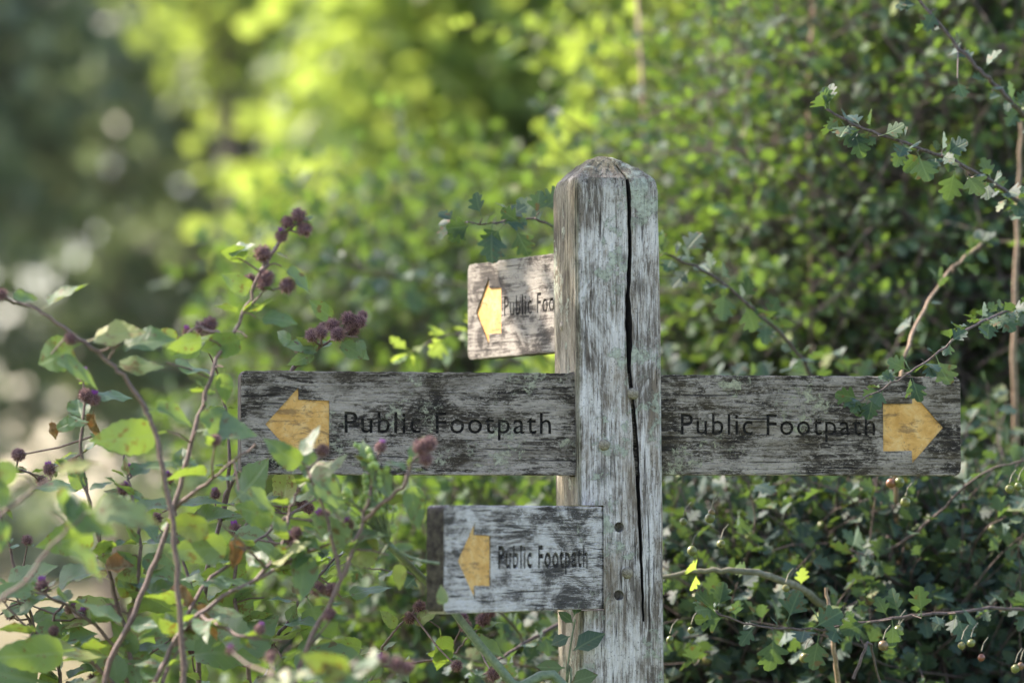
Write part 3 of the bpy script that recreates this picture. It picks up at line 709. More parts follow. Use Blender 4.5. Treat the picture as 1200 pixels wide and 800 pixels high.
def text_prism(body, x0, x1, z_base, cap, y0, y1, bold=.008):
    cu = bpy.data.curves.new('t', 'FONT'); cu.body = body; cu.extrude = 0.5; cu.resolution_u = 3; cu.space_character = 1.12
    cu.offset = bold
    o = bpy.data.objects.new('t', cu); COL.objects.link(o)
    dg = bpy.context.evaluated_depsgraph_get(); dg.update()
    me = bpy.data.meshes.new_from_object(o.evaluated_get(dg)); bpy.data.objects.remove(o)
    co = np.array([v.co[:] for v in me.vertices]); mn, mx = co.min(0), co.max(0)
    sx = (x1 - x0) / (mx[0] - mn[0]); sz = cap / .73
    out = np.empty_like(co)
    out[:, 0] = x0 + (co[:, 0] - mn[0]) * sx; out[:, 2] = z_base + co[:, 1] * sz
    out[:, 1] = np.where(co[:, 2] > 0, y0, y1)          # front of the glyph turned towards -y
    me.vertices.foreach_set('co', out.astype(np.float32).ravel()); me.update()
    import bmesh
    bm = bmesh.new(); bm.from_mesh(me); bmesh.ops.remove_doubles(bm, verts=bm.verts, dist=1e-6)
    bmesh.ops.recalc_face_normals(bm, faces=bm.faces); bm.to_mesh(me); bm.free()
    ob = bpy.data.objects.new('t', me); COL.objects.link(ob); return ob

def finger_board(x0, x1, zc, h, yaw, origin, y_front, th, arrow_tip, arrow_dir, text_x, mat, label, end='left', droop=0.0, text_dz=-.013, sx=1.0, cdepth=.0048, bold=.0065):
    """board in its own frame: X = reading direction, front face at y=y_front, z about 0"""
    r = .010; c = []
    def corner(cx, cz, a0):
        for k in range(5): a = a0 + k * math.pi / 8; c.append((cx + r * math.cos(a), cz + r * math.sin(a)))
    corner(x1 - r, h / 2 - r, 0); corner(x0 + r, h / 2 - r, math.pi / 2); corner(x0 + r, -h / 2 + r, math.pi); corner(x1 - r, -h / 2 + r, 1.5 * math.pi)
    # finely stepped outline so that the edge can be worn
    poly = []
    for i in range(len(c)):
        a, b = np.array(c[i]), np.array(c[(i + 1) % len(c)]); m = max(1, int(np.linalg.norm(b - a) / .004))
        for k in range(m):
            p = a + (b - a) * k / m
            w = mnoise.fractal(Vector((p[0] * 60, p[1] * 90, zc * 7)), 1, 2, 3) * .0012
            poly.append((p[0], p[1] + math.copysign(w, p[1])))
    ob = prism_obj('finger_board', poly, y_front, y_front + th)
    # chamfer the long arrises a little
    import bmesh
    bm = bmesh.new(); bm.from_mesh(ob.data)
    ed = [e for e in bm.edges if abs(e.verts[0].co.y - e.verts[1].co.y) < 1e-6]
    bmesh.ops.bevel(bm, geom=ed, offset=.0016, segments=2, affect='EDGES', profile=.5); bm.to_mesh(ob.data); bm.free()
    s = -1 if arrow_dir == 'left' else 1; t = arrow_tip
    A = [(0, 0), (-.046, .052), (-.046, .0345), (-.089, .0335), (-.089, -.0345), (-.047, -.0335), (-.046, -.052)]
    ap = [(t + s * ax * sx, az * .98 - .002) for ax, az in A]
    if s < 0: ap = ap
    cut_a = prism_obj('cut', ap, y_front - .01, y_front + .0028)
    cut_t = text_prism('Public Footpath', text_x[0], text_x[1], text_dz, .0305, y_front - .01, y_front + cdepth, bold)
    tm = cut_t.data.copy()
    bool_diff(ob, [cut_a, cut_t])
    ob.data.materials.clear(); ob.data.materials.append(mat)
    ob.data.materials.append(M['end_grain'])
    xe = x0 if arrow_dir == 'left' else x1
    for p in ob.data.polygons:
        p.use_smooth = False
        if abs(p.normal.x) > .8 and abs(p.center.x - xe) < .004: p.material_index = 1
    ob.parent = fp
    ob.matrix_local = Matrix.Translation(Vector(origin) - fp.location + Vector((0, 0, zc))) @ Matrix.Rotation(yaw, 4, 'Z') @ Matrix.Rotation(droop, 4, 'Y')
    ob['label'] = label
    # paint laid in the routed recesses (a hair above the recess floor)
    f = .00022
    ins = [(t + (px_ - t) * (1 - f * 6), pz * (1 - f * 6)) for px_, pz in ap]
    ar = prism_obj('arrow', ins, y_front + .0022, y_front + .0027); ar.data.materials.append(M['paint']); ar.parent = ob
    co = np.array([v.co[:] for v in tm.vertices]); co[:, 1] = np.where(co[:, 1] < y_front, y_front + cdepth * .6, y_front + cdepth - .0001)
    tm.vertices.foreach_set('co', co.astype(np.float32).ravel()); tm.update(); tm.materials.clear(); tm.materials.append(M['letter'])
    te = bpy.data.objects.new('lettering', tm); COL.objects.link(te); te.parent = ob
    return ob

YM = R(12.0)
zc_main = (P(500, 438.5, 5.95).z + P(500, 556, 5.95).z) / 2
O = (AXX, AXY, 0)
def lx(px, d=5.95): return ((px - 600) * d / FPX - AXX) / math.cos(YM) - .0106
finger_board(-.529, -.012, zc_main, .1415, YM, O, -.050, .030, lx(311, 5.85), 'left', (lx(404, 5.88), lx(646, 5.93)), M['board_a'], 'long dark finger board pointing left')
finger_board(.012, .503, zc_main, .1395, YM, O, -.048, .030, lx(1106, 6.05), 'right', (lx(798, 5.98), lx(1027, 6.02)), M['board_b'], 'long dark finger board pointing right')
# lower board, swinging towards the camera
PH = R(61.4); o3 = P(701, 654, 5.925)
finger_board(-.434, .050, (P(640, 593, 5.85).z + P(640, 714, 5.85).z) / 2, .1405, PH, (o3.x, o3.y, 0), 0.0, .027, -.397, 'left', (-.288, -.030), M['board_c'], 'pale grey lower finger board swinging towards the viewer', droop=0.0, text_dz=-.012, cdepth=.0032, bold=.028)
# rear board
o4 = P(650, 354, 6.06)
PH2 = R(-65.0)
finger_board(-.300, .075, (P(650, 296, 6.06).z + P(650, 413, 6.06).z) / 2, .1405, PH2, (o4.x, o4.y, 0), 0.0, .027, -.270, 'left', (-.171, .085), M['board_d'], 'sunlit upper finger board pointing away behind the post', text_dz=-.012, cdepth=.0026)

# the post itself, housed round the boards
V, F, MI = post_mesh(); V = to_mesh_world(V, POST_YAW)
V[:, 0] += (V[:, 2] - 1.60) * LEAN
# close the top ring and foot
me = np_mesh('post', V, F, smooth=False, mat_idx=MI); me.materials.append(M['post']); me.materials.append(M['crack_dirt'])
post = bpy.data.objects.new('post', me); COL.objects.link(post); post.location = fp.location
def cut_box(x0, x1, y0, y1, z0, z1, yaw, origin):
    o = prism_obj('cut', [(x0, z0), (x1, z0), (x1, z1), (x0, z1)], y0, y1)
    o.location = origin; o.rotation_euler = (0, 0, yaw); return o
def cut_cyl(p, r, depth):
    n = 20; o = prism_obj('cut', [(r * math.cos(2 * math.pi * k / n), r * math.sin(2 * math.pi * k / n)) for k in range(n)], -.02, depth)
    o.location = p; o.rotation_euler = (0, 0, POST_YAW); return o
def on_front(px, py):
    """point on the post's front face behind a photo pixel"""
    u = (px - 725.5) / 833 / math.cos(POST_YAW); c, s = math.cos(POST_YAW), math.sin(POST_YAW)
    x, y = u * c + W2 * s, u * s - W2 * c
    q = P(px, py, AXY + y); return Vector((q.x, AXY + y, q.z))
zc3 = (P(640, 593, 5.85).z + P(640, 714, 5.85).z) / 2
cuts = [cut_box(-.20, -.008, -.0525, .3 * 0 - .017, zc_main - .0725, zc_main + .0730, YM, (AXX, AXY, 0)),
        cut_box(.008, .20, -.0505, -.015, zc_main - .0715, zc_main + .0715, YM, (AXX, AXY, 0)),
        cut_box(-.2, .055, -.0022, .11, zc3 - .0735, zc3 + .0725, PH, (o3.x, o3.y, 0))]
cuts = [cut_cyl(on_front(*q), 0.0072, .024) for q in ((725.6, 617.3), (725, 697))] + cuts
bool_diff(post, cuts)
post.location = (0, 0, 0); post.parent = fp

def bolt(loc, yaw, r=.0082, label=None):
    """domed coach bolt head with a rim, seated on the timber"""
    prof = [(1.0, .0), (1.0, .25), (.92, .42), (.70, .62), (.40, .74), (.12, .78), (.001, .78)]
    n = 16; V = []; F = []
    for rr, hh in prof:
        for i in range(n):
            a = 2 * math.pi * i / n; w = 1 + .03 * math.sin(a * 6); V.append((rr * r * w * math.cos(a), -hh * r * 1.0 + .001, rr * r * w * math.sin(a)))
    for j in range(len(prof) - 1):
        for i in range(n): F.append((j * n + i, j * n + (i + 1) % n, (j + 1) * n + (i + 1) % n, (j + 1) * n + i))
    o = bpy.data.objects.new('bolt', np_mesh('bolt', V, F)); COL.objects.link(o); o.data.materials.append(M['bolt'])
    o.parent = fp; o.location = Vector(loc) - fp.location; o.rotation_euler = (0, 0, yaw); return o
for q in ((742, 461), (708, 521), (735, 671)): bolt(on_front(*q), POST_YAW)
def on_left(px, py):
    c, s = math.cos(POST_YAW), math.sin(POST_YAW)
    w = (676 - px) / 25 * 2 * W2 - W2          # local y on left face
    x, y = -W2 * c - w * s, -W2 * s + w * c
    q = P(px, py, AXY + y); return Vector((q.x, AXY + y, q.z))
for q in ((655, 317), (660, 382)): bolt(on_left(*q), POST_YAW - math.pi / 2, .0075)

# ================================================================== BURDOCK
def burr_mesh(seed):
    rng = np.random.default_rng(seed); r = .0088
    V = []; F = []; mi = []; nu, nv = 14, 10
    for j in range(nv + 1):
        th = math.pi * j / nv
        for i in range(nu):
            a = 2 * math.pi * i / nu; k = 1 + rng.uniform(-.05, .05)
            V.append((r * k * math.sin(th) * math.cos(a), r * k * math.sin(th) * math.sin(a), r * 1.05 * k * math.cos(th)))
    for j in range(nv):
        for i in range(nu): F.append((j * nu + i, (j + 1) * nu + i, (j + 1) * nu + (i + 1) % nu, j * nu + (i + 1) % nu)); mi.append(0)
    N = 190
    for k in range(N):                                  # hooked bracts
        z = 1 - 2 * (k + .5) / N; ph = k * 2.39996; s = math.sqrt(1 - z * z)
        d = np.array([s * math.cos(ph), s * math.sin(ph), z]); d = norm(d + rng.normal(0, .12, 3) + np.array([0, 0, .25]))
        a = norm(np.cross(d, [.3, .2, .9])); b = np.cross(d, a); ln = r * rng.uniform(.35, .62); w = .00062
        n0 = len(V); hook = norm(a * rng.normal() + b * rng.normal()) * .0012
        base = d * r * .93; mid = d * (r + ln * .75); tip = d * (r + ln) + hook
        for c_, ww in ((base, w), (mid, w * .55), (tip, w * .12)):
            for q in (a, -a * .5 + b * .87, -a * .5 - b * .87): V.append(tuple(c_ + q * ww))
        for j in range(2):
            for i in range(3): F.append((n0 + j * 3 + i, n0 + j * 3 + (i + 1) % 3, n0 + j * 3 + 3 + (i + 1) % 3, n0 + j * 3 + 3 + i)); mi.append(1)
    me = np_mesh('burr', V, F, mat_idx=mi); me.materials.append(M['burr']); me.materials.append(M['spine']); return me
def tuft_mesh():
    tb = Tubes(); rng = np.random.default_rng(5)
    for k in range(34):
        a = rng.uniform(0, 6.28); q = rng.uniform(0, 1) ** .5 * .0042
        b = np.array([q * math.cos(a), q * math.sin(a), .0075]); e = b * np.array([1.5, 1.5, 1]) + np.array([0, 0, rng.uniform(.006, .0095)])
        tb.add([b, (b + e) / 2, e], [.00045, .0005, .0003], 4)
    me = np_mesh('floret', np.concatenate(tb.V), np.concatenate(tb.F)); me.materials.append(M['tuft']); return me
BURRS = [burr_mesh(1), burr_mesh(2)]; TUFT = tuft_mesh()
def add_burr(root, p, rng, s=1.0, flower=False, up=(0, 0, 1)):
    o = bpy.data.objects.new('burr', BURRS[rng.integers(0, 2)]); COL.objects.link(o); o.parent = root
    o.location = Vector(tuple(p)) - root.location
    d = Vector(up) + Vector(tuple(rng.normal(0, .35, 3)))
    o.rotation_euler = d.to_track_quat('Z', 'Y').to_euler(); o.scale = (s * .86,) * 3
    if flower:
        t = bpy.data.objects.new('floret', TUFT); COL.objects.link(t); t.parent = o
    return o

BG = 'burdock plants in front of the hedge'
def burdock(label, stems, leaves, burrs, seed, base_d, lsize=.075, auto=.055, wilted=(), rstem=.0045, mat=None, leaf_mat_=None, side=True):
    """stems: lists of (px, py, d) from low to high; the first one is carried on down to the ground"""
    rng = np.random.default_rng(seed)
    nz_ = lambda q: tuple(q[:2]) + ((5.98 - (5.98 - q[2]) * .72) if q[2] < 5.98 else q[2],) + tuple(q[3:])
    stems = [[nz_(q) for q in st] for st in stems]; leaves = [nz_(q) for q in leaves]; burrs = [nz_(q) for q in burrs]; wilted = [nz_(q) for q in wilted]
    p0 = P(*stems[0][0]); foot = Vector((p0.x + rng.uniform(-.06, .06), p0.y + .03, 0))
    root = empty('burdock_plant', foot, label, 'plant', BG)
    tb = Tubes(); lv = Leaves(); ends = []; allq = []
    for si, st in enumerate(stems):
        pts = [P(*q) for q in st]
        if si == 0: pts = [foot, foot.lerp(pts[0], .6) + Vector((.01, 0, 0))] + pts
        elif pts[0].z < 1.25: pts = [foot + Vector((0, 0, .4)), foot.lerp(pts[0], .8)] + pts
        q = spline(pts, 6, .0012, rng); r1 = rstem if si == 0 else rstem * .7
        tb.add(q, np.linspace(r1, r1 * .38, len(q)), 8)
        vis = [k for k in range(len(q)) if q[k][2] > 1.2]
        allq += [q[k] for k in vis]
        if not auto: continue
        s = 0.0; az = rng.uniform(0, 6.28)
        for k in vis[:-1]:
            s += np.linalg.norm(q[k + 1] - q[k])
            if s > auto * rng.uniform(.7, 1.4):
                s = 0; az += 2.4; ax = norm(q[k + 1] - q[k])
                d = norm(np.array([math.cos(az), math.sin(az) * .8, .12]) + ax * .35)
                hfrac = (k / len(q))
                sz = lsize * .82 * rng.uniform(.6, 1.15) * (1.15 - .55 * hfrac)
                b = q[k] + d * .012
                lv.add(q[k], d, np.array([0, -.15, .85]) + rnd_unit(rng) * .45, sz)
                d2 = norm(-d * np.array([1, 1, -.6]) + rnd_unit(rng) * .5); lv.add(q[k], d2, np.array([0, -.15, .85]) + rnd_unit(rng) * .5, sz * rng.uniform(.5, .95))
                if rng.uniform() < .6: lv.add(q[k], norm(ax + rnd_unit(rng) * .8), np.array([0, -.3, .8]) + rnd_unit(rng) * .6, sz * rng.uniform(.4, .8))
                if side and rng.uniform() < .2:          # short burr-bearing side shoot
                    e = q[k] + norm(d * .7 + ax) * rng.uniform(.025, .06)
                    tb.add([q[k], (q[k] + e) / 2 + rng.normal(0, .003, 3), e], [.0018, .0014, .0011], 5)
                    ends.append(e)
                    for _ in range(rng.integers(1, 3)): lv.add(e, norm(d + rnd_unit(rng) * .6), np.array([0, 0, .8]) + rnd_unit(rng) * .5, sz * .45)
    for e in ends[:14]:
        add_burr(root, e + np.array([0, 0, .008]), rng, rng.uniform(.75, 1.0), rng.uniform() < .3)
    allq = np.array(allq)
    for (px, py, d, ang, size, tilt) in leaves:
        b = P(px, py, d); a = R(ang)
        lv.add(b, (math.cos(a), rng.uniform(-.5, .5), math.sin(a)), (-math.sin(a) * tilt, -.75, math.cos(a) * tilt + .35), size * .95)
        j = np.argmin(np.sum((allq - np.array(b)) ** 2, 1)); bb = np.array(b)
        if .006 < np.linalg.norm(allq[j] - bb) < .12: tb.add([allq[j], (allq[j] + bb) / 2 + np.array([0, 0, .003]), bb], [.0015, .0012, .0011], 5)
    for (px, py, d, s, fl) in burrs:
        b = P(px, py, d); add_burr(root, b, rng, s, fl)
        j = np.argmin(np.sum((allq - np.array(b)) ** 2, 1) + np.where(allq[:, 2] > b.z, .002, 0)); bb = np.array(b)
        if np.linalg.norm(allq[j] - bb) < .2: tb.add([allq[j], (allq[j] * .4 + bb * .6) + np.array([0, 0, -.005]), bb], [.0017, .0014, .0011], 5)
    tb.build('stem', mat or M['stem'], root)
    lv.build('foliage', T_BUR, leaf_mat_ or M['burdock_leaf'], root, rng, .45, .35, .05)
    for (px, py, d, ang, size) in wilted:
        w = Leaves(); b = P(px, py, d); a = R(ang)
        w.add(b, (math.cos(a), rng.uniform(-.4, .4), math.sin(a)), (rng.uniform(-.6, .6), -.8, .5), size * .62)
        o = w.build('wilted_leaf', T_BUR, M['wilted_leaf'], root, rng, 1.1, 1.1, .09)
        j = np.argmin(np.sum((allq - np.array(b)) ** 2, 1)); 
    return root

burdock('tall burdock with the topmost purple burrs, rising left of the long left finger board',
    [[(120, 840, 5.35), (158, 720, 5.35), (195, 620, 5.35), (225, 520, 5.36), (250, 432, 5.38), (285, 368, 5.4), (305, 320, 5.4), (322, 290, 5.42)],
     [(205, 595, 5.36), (250, 560, 5.3), (300, 520, 5.25)], [(270, 395, 5.39), (240, 385, 5.42), (230, 378, 5.42)], [(305, 318, 5.4), (330, 280, 5.42), (348, 262, 5.42)]],
    [(262, 296, 5.4, 5, .05, .8), (296, 300, 5.4, 170, .045, .6), (330, 312, 5.4, -35, .055, .5), (300, 340, 5.4, 160, .05, .6), (300, 372, 5.4, 0, .06, .7), (245, 398, 5.36, 190, .062, .6), (290, 395, 5.36, 195, .075, .7), (195, 425, 5.36, -10, .085, .7),
     (240, 470, 5.3, -60, .07, .3), (230, 505, 5.3, 10, .08, .6), (195, 505, 5.25, 195, .10, .5), (280, 575, 5.25, -20, .07, .4), (215, 395, 5.4, 185, .05, .5), (262, 430, 5.36, -90, .05, .2)],
    [(308, 297, 5.4, 1.15, 0), (350, 253, 5.42, 1.1, 0), (357, 269, 5.42, 1.1, 0), (337, 261, 5.42, .95, 0), (330, 277, 5.42, .9, 1), (311, 326, 5.4, 1.15, 0), (337, 335, 5.4, 1.15, 0), (293, 329, 5.42, .95, 0), (246, 380, 5.45, 1.05, 0), (236, 385, 5.45, .9, 0), (220, 390, 5.5, .8, 1)], 201, 5.35, .075, .10)
burdock('burdock at the left edge with long arching stem and single upright burrs',
    [[(215, 830, 5.2), (205, 640, 5.2), (185, 520, 5.2), (165, 470, 5.2), (140, 435, 5.2), (100, 402, 5.2), (50, 368, 5.2), (10, 350, 5.2), (-30, 340, 5.2)]],
    [(95, 402, 5.2, 205, .085, .4), (60, 415, 5.2, -20, .07, .3), (100, 400, 5.2, 15, .085, .7), (130, 430, 5.2, 10, .075, .5), (48, 362, 5.2, 30, .075, .8), (135, 410, 5.2, 20, .08, .7), (10, 350, 5.2, 10, .045, .5), (0, 345, 5.2, 160, .05, .6), (175, 480, 5.2, 5, .06, .5)],
    [(82, 397, 5.2, .85, 0), (133, 400, 5.2, .9, 0), (2, 345, 5.2, .8, 0)], 202, 5.2, .075, 0)
burdock('sharp burdock whose tight burr cluster stands just above the long left finger board',
    [[(232, 840, 6.06), (240, 690, 6.06), (262, 600, 6.06), (290, 520, 6.08), (335, 445, 6.08), (358, 420, 6.08), (388, 398, 6.08)],
     [(262, 600, 6.06), (268, 540, 6.05), (262, 470, 6.05), (256, 440, 6.05)], [(335, 445, 6.08), (350, 420, 6.08), (352, 408, 6.08)]],
    [(395, 375, 6.08, 150, .052, .5), (395, 398, 6.08, -30, .062, .4), (380, 405, 6.08, 180, .055, .3), (372, 410, 6.08, 215, .05, .5), (420, 395, 6.05, -70, .03, .3), (345, 400, 6.08, 165, .035, .5), (240, 405, 5.95, 200, .05, .7)],
    [(366, 393, 6.05, 1.1, 0), (390, 382, 6.05, 1.15, 0), (376, 390, 6.0, 1.05, 0), (408, 374, 6.06, 1.15, 0), (421, 377, 6.06, 1.1, 0), (412, 387, 6.08, 1.1, 0), (396, 392, 6.02, 1.1, 0), (352, 408, 6.1, .9, 0), (425, 370, 6.1, .8, 0)], 203, 6.06, .07, .09)
burdock('dense leafy burdock at the bottom left with yellowing brown-spotted leaves',
    [[(165, 860, 5.6), (150, 760, 5.6), (130, 680, 5.6), (105, 590, 5.6), (95, 520, 5.6), (100, 470, 5.6)], [(150, 800, 5.6), (120, 740, 5.55), (60, 700, 5.5), (15, 690, 5.5)], [(150, 740, 5.6), (165, 640, 5.6), (150, 560, 5.65), (140, 500, 5.7)],
     [(160, 830, 5.5), (100, 770, 5.5), (40, 740, 5.5), (0, 700, 5.5)]],
    [(105, 470, 5.6, 30, .07, .6), (95, 490, 5.6, 200, .05, .3), (60, 690, 5.55, 30, .09, .5), (10, 700, 5.5, 20, .07, .8), (30, 755, 5.4, -10, .12, .7), (150, 600, 5.6, 20, .08, .6), (120, 620, 5.5, 200, .09, .6), (155, 650, 5.6, -10, .09, .5), (170, 700, 5.6, 30, .07, .4), (90, 760, 5.3, 190, .11, .6)],
    [(100, 463, 5.6, 1.0, 0), (110, 468, 5.6, .95, 1), (22, 533, 5.8, .95, 0), (58, 550, 5.8, .9, 1), (82, 713, 5.6, .8, 1), (155, 552, 5.7, .85, 1)], 204, 5.6, .10, .034,
    wilted=[(110, 480, 5.6, -100, .06), (60, 490, 5.6, -80, .05), (118, 668, 5.5, 10, .075), (230, 620, 5.4, -75, .08)])
burdock('burdock between the left finger board and the bottom edge with an upward-slanting pale branch',
    [[(175, 880, 5.3), (200, 760, 5.3), (252, 706, 5.3), (320, 668, 5.3), (362, 648, 5.3), (395, 634, 5.32)], [(300, 680, 5.3), (330, 640, 5.32), (340, 600, 5.35), (352, 570, 5.35)], [(190, 800, 5.3), (230, 700, 5.4), (270, 660, 5.5), (330, 610, 5.55), (378, 580, 5.6)],
     [(235, 720, 5.3), (280, 745, 5.2), (330, 750, 5.2)]],
    [(395, 634, 5.3, 20, .07, .5), (330, 610, 5.35, 160, .07, .6), (370, 560, 5.3, 120, .05, .3), (350, 570, 5.25, 30, .08, .6), (360, 640, 5.3, -100, .08, .3), (270, 590, 5.6, 40, .085, .3), (265, 620, 5.7, -10, .09, .5), (255, 610, 5.2, 190, .09, .6), (215, 770, 5.7, 20, .10, .5), (300, 760, 5.6, 150, .11, .4), (280, 640, 5.3, 180, .1, .6)],
    [(345, 632, 5.35, 1.0, 1), (380, 605, 5.4, 1.0, 1), (372, 690, 5.5, 1.1, 0), (388, 692, 5.5, 1.1, 0), (342, 632, 5.5, .9, 1)], 205, 5.3, .09, .042,
    wilted=[(275, 625, 5.3, -90, .075), (245, 700, 5.35, -110, .09), (190, 690, 5.4, -20, .09)])
burdock('burdock reaching up in front of the lettering of the long left finger board',
    [[(330, 900, 5.25), (360, 760, 5.25), (400, 680, 5.25), (425, 610, 5.25), (438, 560, 5.25), (446, 528, 5.25)], [(425, 610, 5.25), (470, 570, 5.2), (485, 540, 5.2), (496, 530, 5.2)], [(400, 680, 5.25), (380, 600, 5.25), (360, 550, 5.22)]],
    [(440, 556, 5.25, 120, .05, .4), (435, 545, 5.25, -60, .05, .4), (480, 560, 5.2, -80, .075, .2), (482, 545, 5.2, 60, .045, .3), (360, 548, 5.2, 150, .065, .5), (365, 560, 5.2, -35, .06, .1), (405, 590, 5.25, 140, .09, .4), (420, 640, 5.25, 150, .08, .5), (455, 650, 5.3, 170, .08, .5), (350, 540, 5.2, 60, .06, .5)],
    [(446, 524, 5.25, .8, 1), (494, 524, 5.2, 1.15, 0), (503, 520, 5.2, 1.05, 0), (499, 538, 5.2, .95, 0), (378, 528, 5.25, .9, 0)], 206, 5.25, .07, .06)
burdock('small burdock sprig with two dark burrs below the lower finger board',
    [[(425, 880, 6.1), (440, 780, 6.1), (458, 745, 6.08), (475, 728, 6.08), (486, 714, 6.08)], [(440, 780, 6.1), (520, 770, 6.15), (550, 745, 6.15), (568, 725, 6.15)]],
    [(470, 735, 6.08, 150, .04, .6), (480, 730, 6.08, 30, .05, .5), (515, 735, 6.1, -80, .085, .3), (545, 745, 6.1, -30, .07, .4), (430, 760, 6.1, 170, .06, .4)],
    [(480, 724, 6.08, 1.0, 0), (492, 711, 6.08, 1.0, 0), (545, 733, 6.1, .95, 0), (566, 726, 6.15, 1.1, 0), (574, 718, 6.15, .9, 0), (578, 790, 6.0, 1.05, 0), (535, 780, 6.0, .9, 0)], 207, 6.1, .06, .06, rstem=.003)
burdock('very blurred foreground burdock along the bottom with purple flower tufts',
    [[(400, 960, 4.6), (395, 850, 4.6), (400, 800, 4.6), (420, 770, 4.6)], [(400, 850, 4.6), (350, 810, 4.6), (320, 790, 4.6)], [(395, 860, 4.6), (450, 820, 4.6), (470, 790, 4.6)]],
    [(340, 800, 4.6, 30, .07, .6), (380, 800, 4.6, 20, .08, .6), (420, 790, 4.6, 170, .075, .5), (300, 805, 4.6, 10, .07, .6), (440, 800, 4.6, 100, .05, .3)],
    [(382, 776, 4.6, .85, 1), (465, 778, 4.6, .9, 0), (478, 782, 4.6, .85, 0), (450, 772, 4.6, .7, 1), (318, 770, 4.7, .8, 0), (270, 762, 4.8, .6, 1)], 208, 4.6, .06, .0)
burdock('out-of-focus burdock nearest the camera at the left edge',
    [[(-60, 900, 4.7), (-40, 720, 4.7), (-10, 620, 4.7), (30, 580, 4.7), (60, 560, 4.7)], [(-40, 720, 4.7), (20, 690, 4.7), (60, 640, 4.7), (100, 600, 4.7)]],
    [(20, 590, 4.7, 150, .07, .6), (55, 570, 4.7, -40, .075, .6), (60, 560, 4.7, 30, .07, .6), (100, 600, 4.7, 10, .085, .7), (70, 640, 4.7, -20, .08, .5), (0, 600, 4.7, -90, .06, .5), (90, 610, 4.7, 120, .06, .4), (30, 560, 4.7, 170, .06, .7), (60, 600, 4.7, -10, .09, .5)],
    [], 209, 4.7, .07, .0)
burdock('sharply focused dark green burdock under the left end of the long left finger board',
    [[(300, 900, 5.95), (290, 780, 5.95), (275, 690, 5.95), (285, 620, 5.95), (300, 590, 5.95)], [(290, 780, 5.95), (330, 740, 5.95), (360, 690, 5.95), (400, 650, 5.98), (440, 640, 6.0)], [(285, 760, 5.95), (240, 720, 5.98), (215, 660, 6.0), (205, 600, 6.0), (200, 560, 6.02)]],
    [(285, 610, 5.95, 30, .10, .4), (330, 600, 5.95, 80, .085, .3), (300, 640, 5.95, -30, .11, .4), (255, 780, 5.9, 35, .12, .3), (330, 770, 5.9, 10, .12, .4), (250, 640, 5.95, -50, .09, .5), (215, 620, 6.0, 30, .09, .6), (230, 680, 6.0, 200, .10, .5), (360, 700, 5.95, -60, .10, .3), (310, 700, 5.95, 190, .10, .5), (400, 700, 5.95, 20, .08, .5), (190, 600, 6.0, 170, .08, .6)],
    [(354, 590, 5.95, .9, 0), (344, 575, 5.95, .85, 1), (362, 596, 5.95, .85, 0), (198, 560, 6.0, .8, 1)], 211, 5.95, .10, .036)
burdock('low leafy burdock filling the bottom left corner behind the blurred one',
    [[(60, 950, 5.8), (55, 850, 5.8), (70, 790, 5.8), (60, 740, 5.8), (75, 700, 5.8)], [(55, 850, 5.8), (0, 800, 5.8), (-30, 770, 5.8)], [(60, 840, 5.8), (130, 800, 5.8), (180, 760, 5.8)]],
    [(20, 760, 5.75, 10, .12, .4), (0, 700, 5.8, 30, .10, .5), (60, 740, 5.8, 30, .11, .4), (110, 790, 5.75, 10, .11, .4), (30, 790, 5.75, -20, .12, .5), (170, 760, 5.8, 20, .10, .5), (60, 800, 5.75, 170, .12, .4), (140, 780, 5.8, 160, .1, .4)],
    [(50, 770, 5.75, .8, 0), (95, 720, 5.8, .8, 1)], 212, 5.8, .11, .04)
# dark twiggy plant at far left with fine brown stems
burdock('thin dark-stemmed burdock at the left edge holding two small burrs on a bare twig',
    [[(60, 860, 5.85), (40, 740, 5.85), (10, 640, 5.85), (-10, 560, 5.85), (-5, 545, 5.85), (30, 552, 5.85), (60, 562, 5.85)], [(40, 740, 5.85), (20, 700, 5.85), (5, 690, 5.85)]],
    [(60, 562, 5.85, 60, .05, .6), (50, 560, 5.85, 30, .06, .7), (0, 720, 5.85, 20, .08, .6), (30, 735, 5.85, 40, .09, .5), (0, 770, 5.8, -5, .09, .6)],
    [(21, 533, 5.85, .95, 0), (59, 551, 5.85, .9, 1), (12, 720, 5.85, .8, 0)], 210, 5.85, .07, .07, rstem=.003)

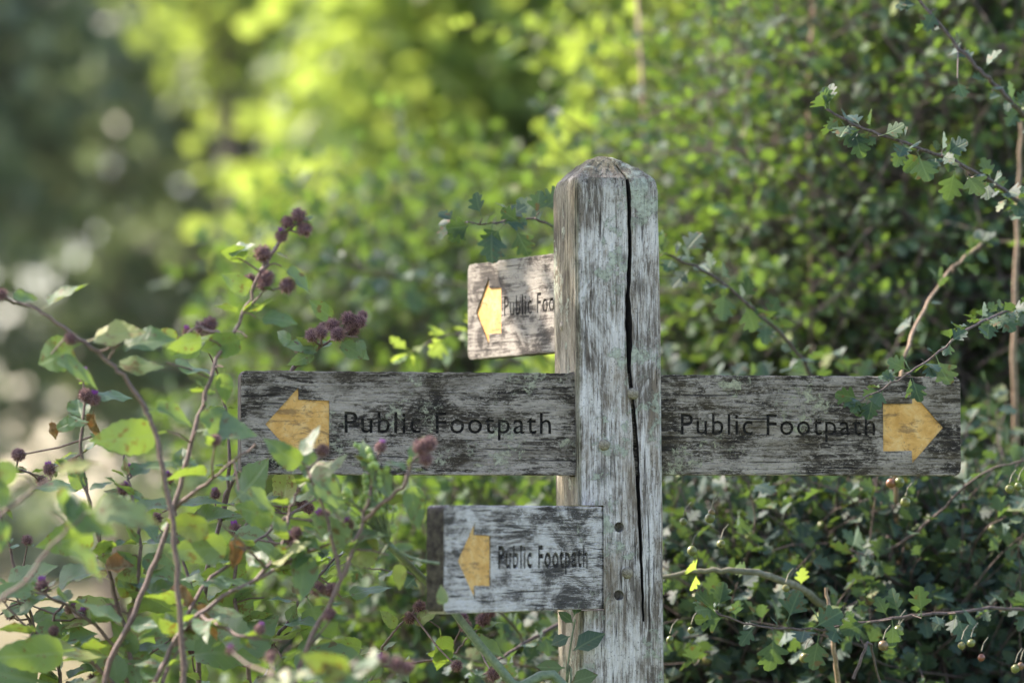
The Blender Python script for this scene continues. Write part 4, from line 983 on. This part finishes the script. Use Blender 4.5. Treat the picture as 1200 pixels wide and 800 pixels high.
# ---- green umbel-bearing stem leaning past the lower board
def umbel():
    rng = np.random.default_rng(300)
    foot = P(700, 1900, 5.8); foot.z = 0
    root = empty('hogweed_plant', foot, 'thick green stem slanting behind the lower finger board up to a knobbly green seed head', 'plant')
    q = spline([foot, P(680, 900, 5.8), P(600, 800, 5.78), (P(560, 752, 5.78)), P(523, 705, 5.78), P(490, 672, 5.7), P(455, 638, 5.5)], 7)
    tb = Tubes(); tb.add(q, np.linspace(.0075, .0042, len(q)), 9); hub = np.array(P(455, 638, 5.5))
    hs = Tubes(); seeds = []
    for k in range(34):
        e = np.array(P(435 + rng.normal(0, 17), 585 + rng.normal(0, 26), 5.48 + rng.normal(0, .02)))
        m = (hub + e) / 2 + np.array([rng.normal(0, .004), 0, .004]); tb.add(spline([hub, m, e], 3), .0009, 4)
        for _ in range(3): seeds.append(e + rng.normal(0, .0045, 3))
    for e in [P(515, 660, 5.5), P(432, 660, 5.5)]:
        e = np.array(e); tb.add(spline([hub, (hub + e) / 2 + np.array([0, 0, -.006]), e], 4), .002, 5)
    tb.build('stem', M['stem_green'], root)
    V = []; F = []
    for s in seeds:
        r = rng.uniform(.0028, .0048); n0 = len(V)
        for j in range(6):
            th = math.pi * (j + .02) / 5.04
            for i in range(7): a = 6.2832 * i / 7; V.append((s[0] + r * math.sin(th) * math.cos(a), s[1] + r * math.sin(th) * math.sin(a), s[2] + r * 1.25 * math.cos(th)))
        for j in range(5):
            for i in range(7): F.append((n0 + j * 7 + i, n0 + (j + 1) * 7 + i, n0 + (j + 1) * 7 + (i + 1) % 7, n0 + j * 7 + (i + 1) % 7))
    link('seed_head', np_mesh('seed_head', V, F), root, [M['umbel']])
    lv = Leaves()
    for (px, py, ang, s) in ((450, 640, 165, .06), (460, 645, 20, .03), (470, 655, -100, .04), (520, 712, 100, .03)):
        a = R(ang); lv.add(P(px, py, 5.5), (math.cos(a), 0, math.sin(a)), (0, -.8, .5), s)
    lv.build('foliage', T_BUR, M['burdock_leaf'], root, rng, .3, .2, .03)
umbel()

# ivy-like leaves creeping up the left flank of the post foot belong to a bindweed of their own
def climber():
    rng = np.random.default_rng(55)
    foot = Vector((AXX - .09, AXY - .03, 0))
    root = empty('climbing_plant', foot, 'slender green climber with small leaves hugging the lower left side of the post', 'plant')
    tb = Tubes(); q = spline([foot, P(668, 880, 5.93), P(664, 800, 5.93), P(668, 760, 5.93), P(674, 725, 5.93)], 6); tb.add(q, .0014, 5); tb.build('stem', M['stem_green'], root)
    lv = Leaves()
    for (px, py, ang, s) in ((672, 722, 70, .032), (668, 745, 200, .028), (672, 762, 35, .05), (662, 782, 180, .04), (668, 800, 20, .04), (660, 805, 210, .05), (672, 730, 140, .026)):
        a = R(ang); lv.add(P(px, py, 5.92), (math.cos(a), -.1, math.sin(a)), (0, -.8, .6), s)
    lv.build('foliage', T_OVAL_LOW, HL, root, rng, .3, .3)
climber()
print('verts', sum(len(o.data.vertices) for o in scene.objects if o.type == 'MESH'))
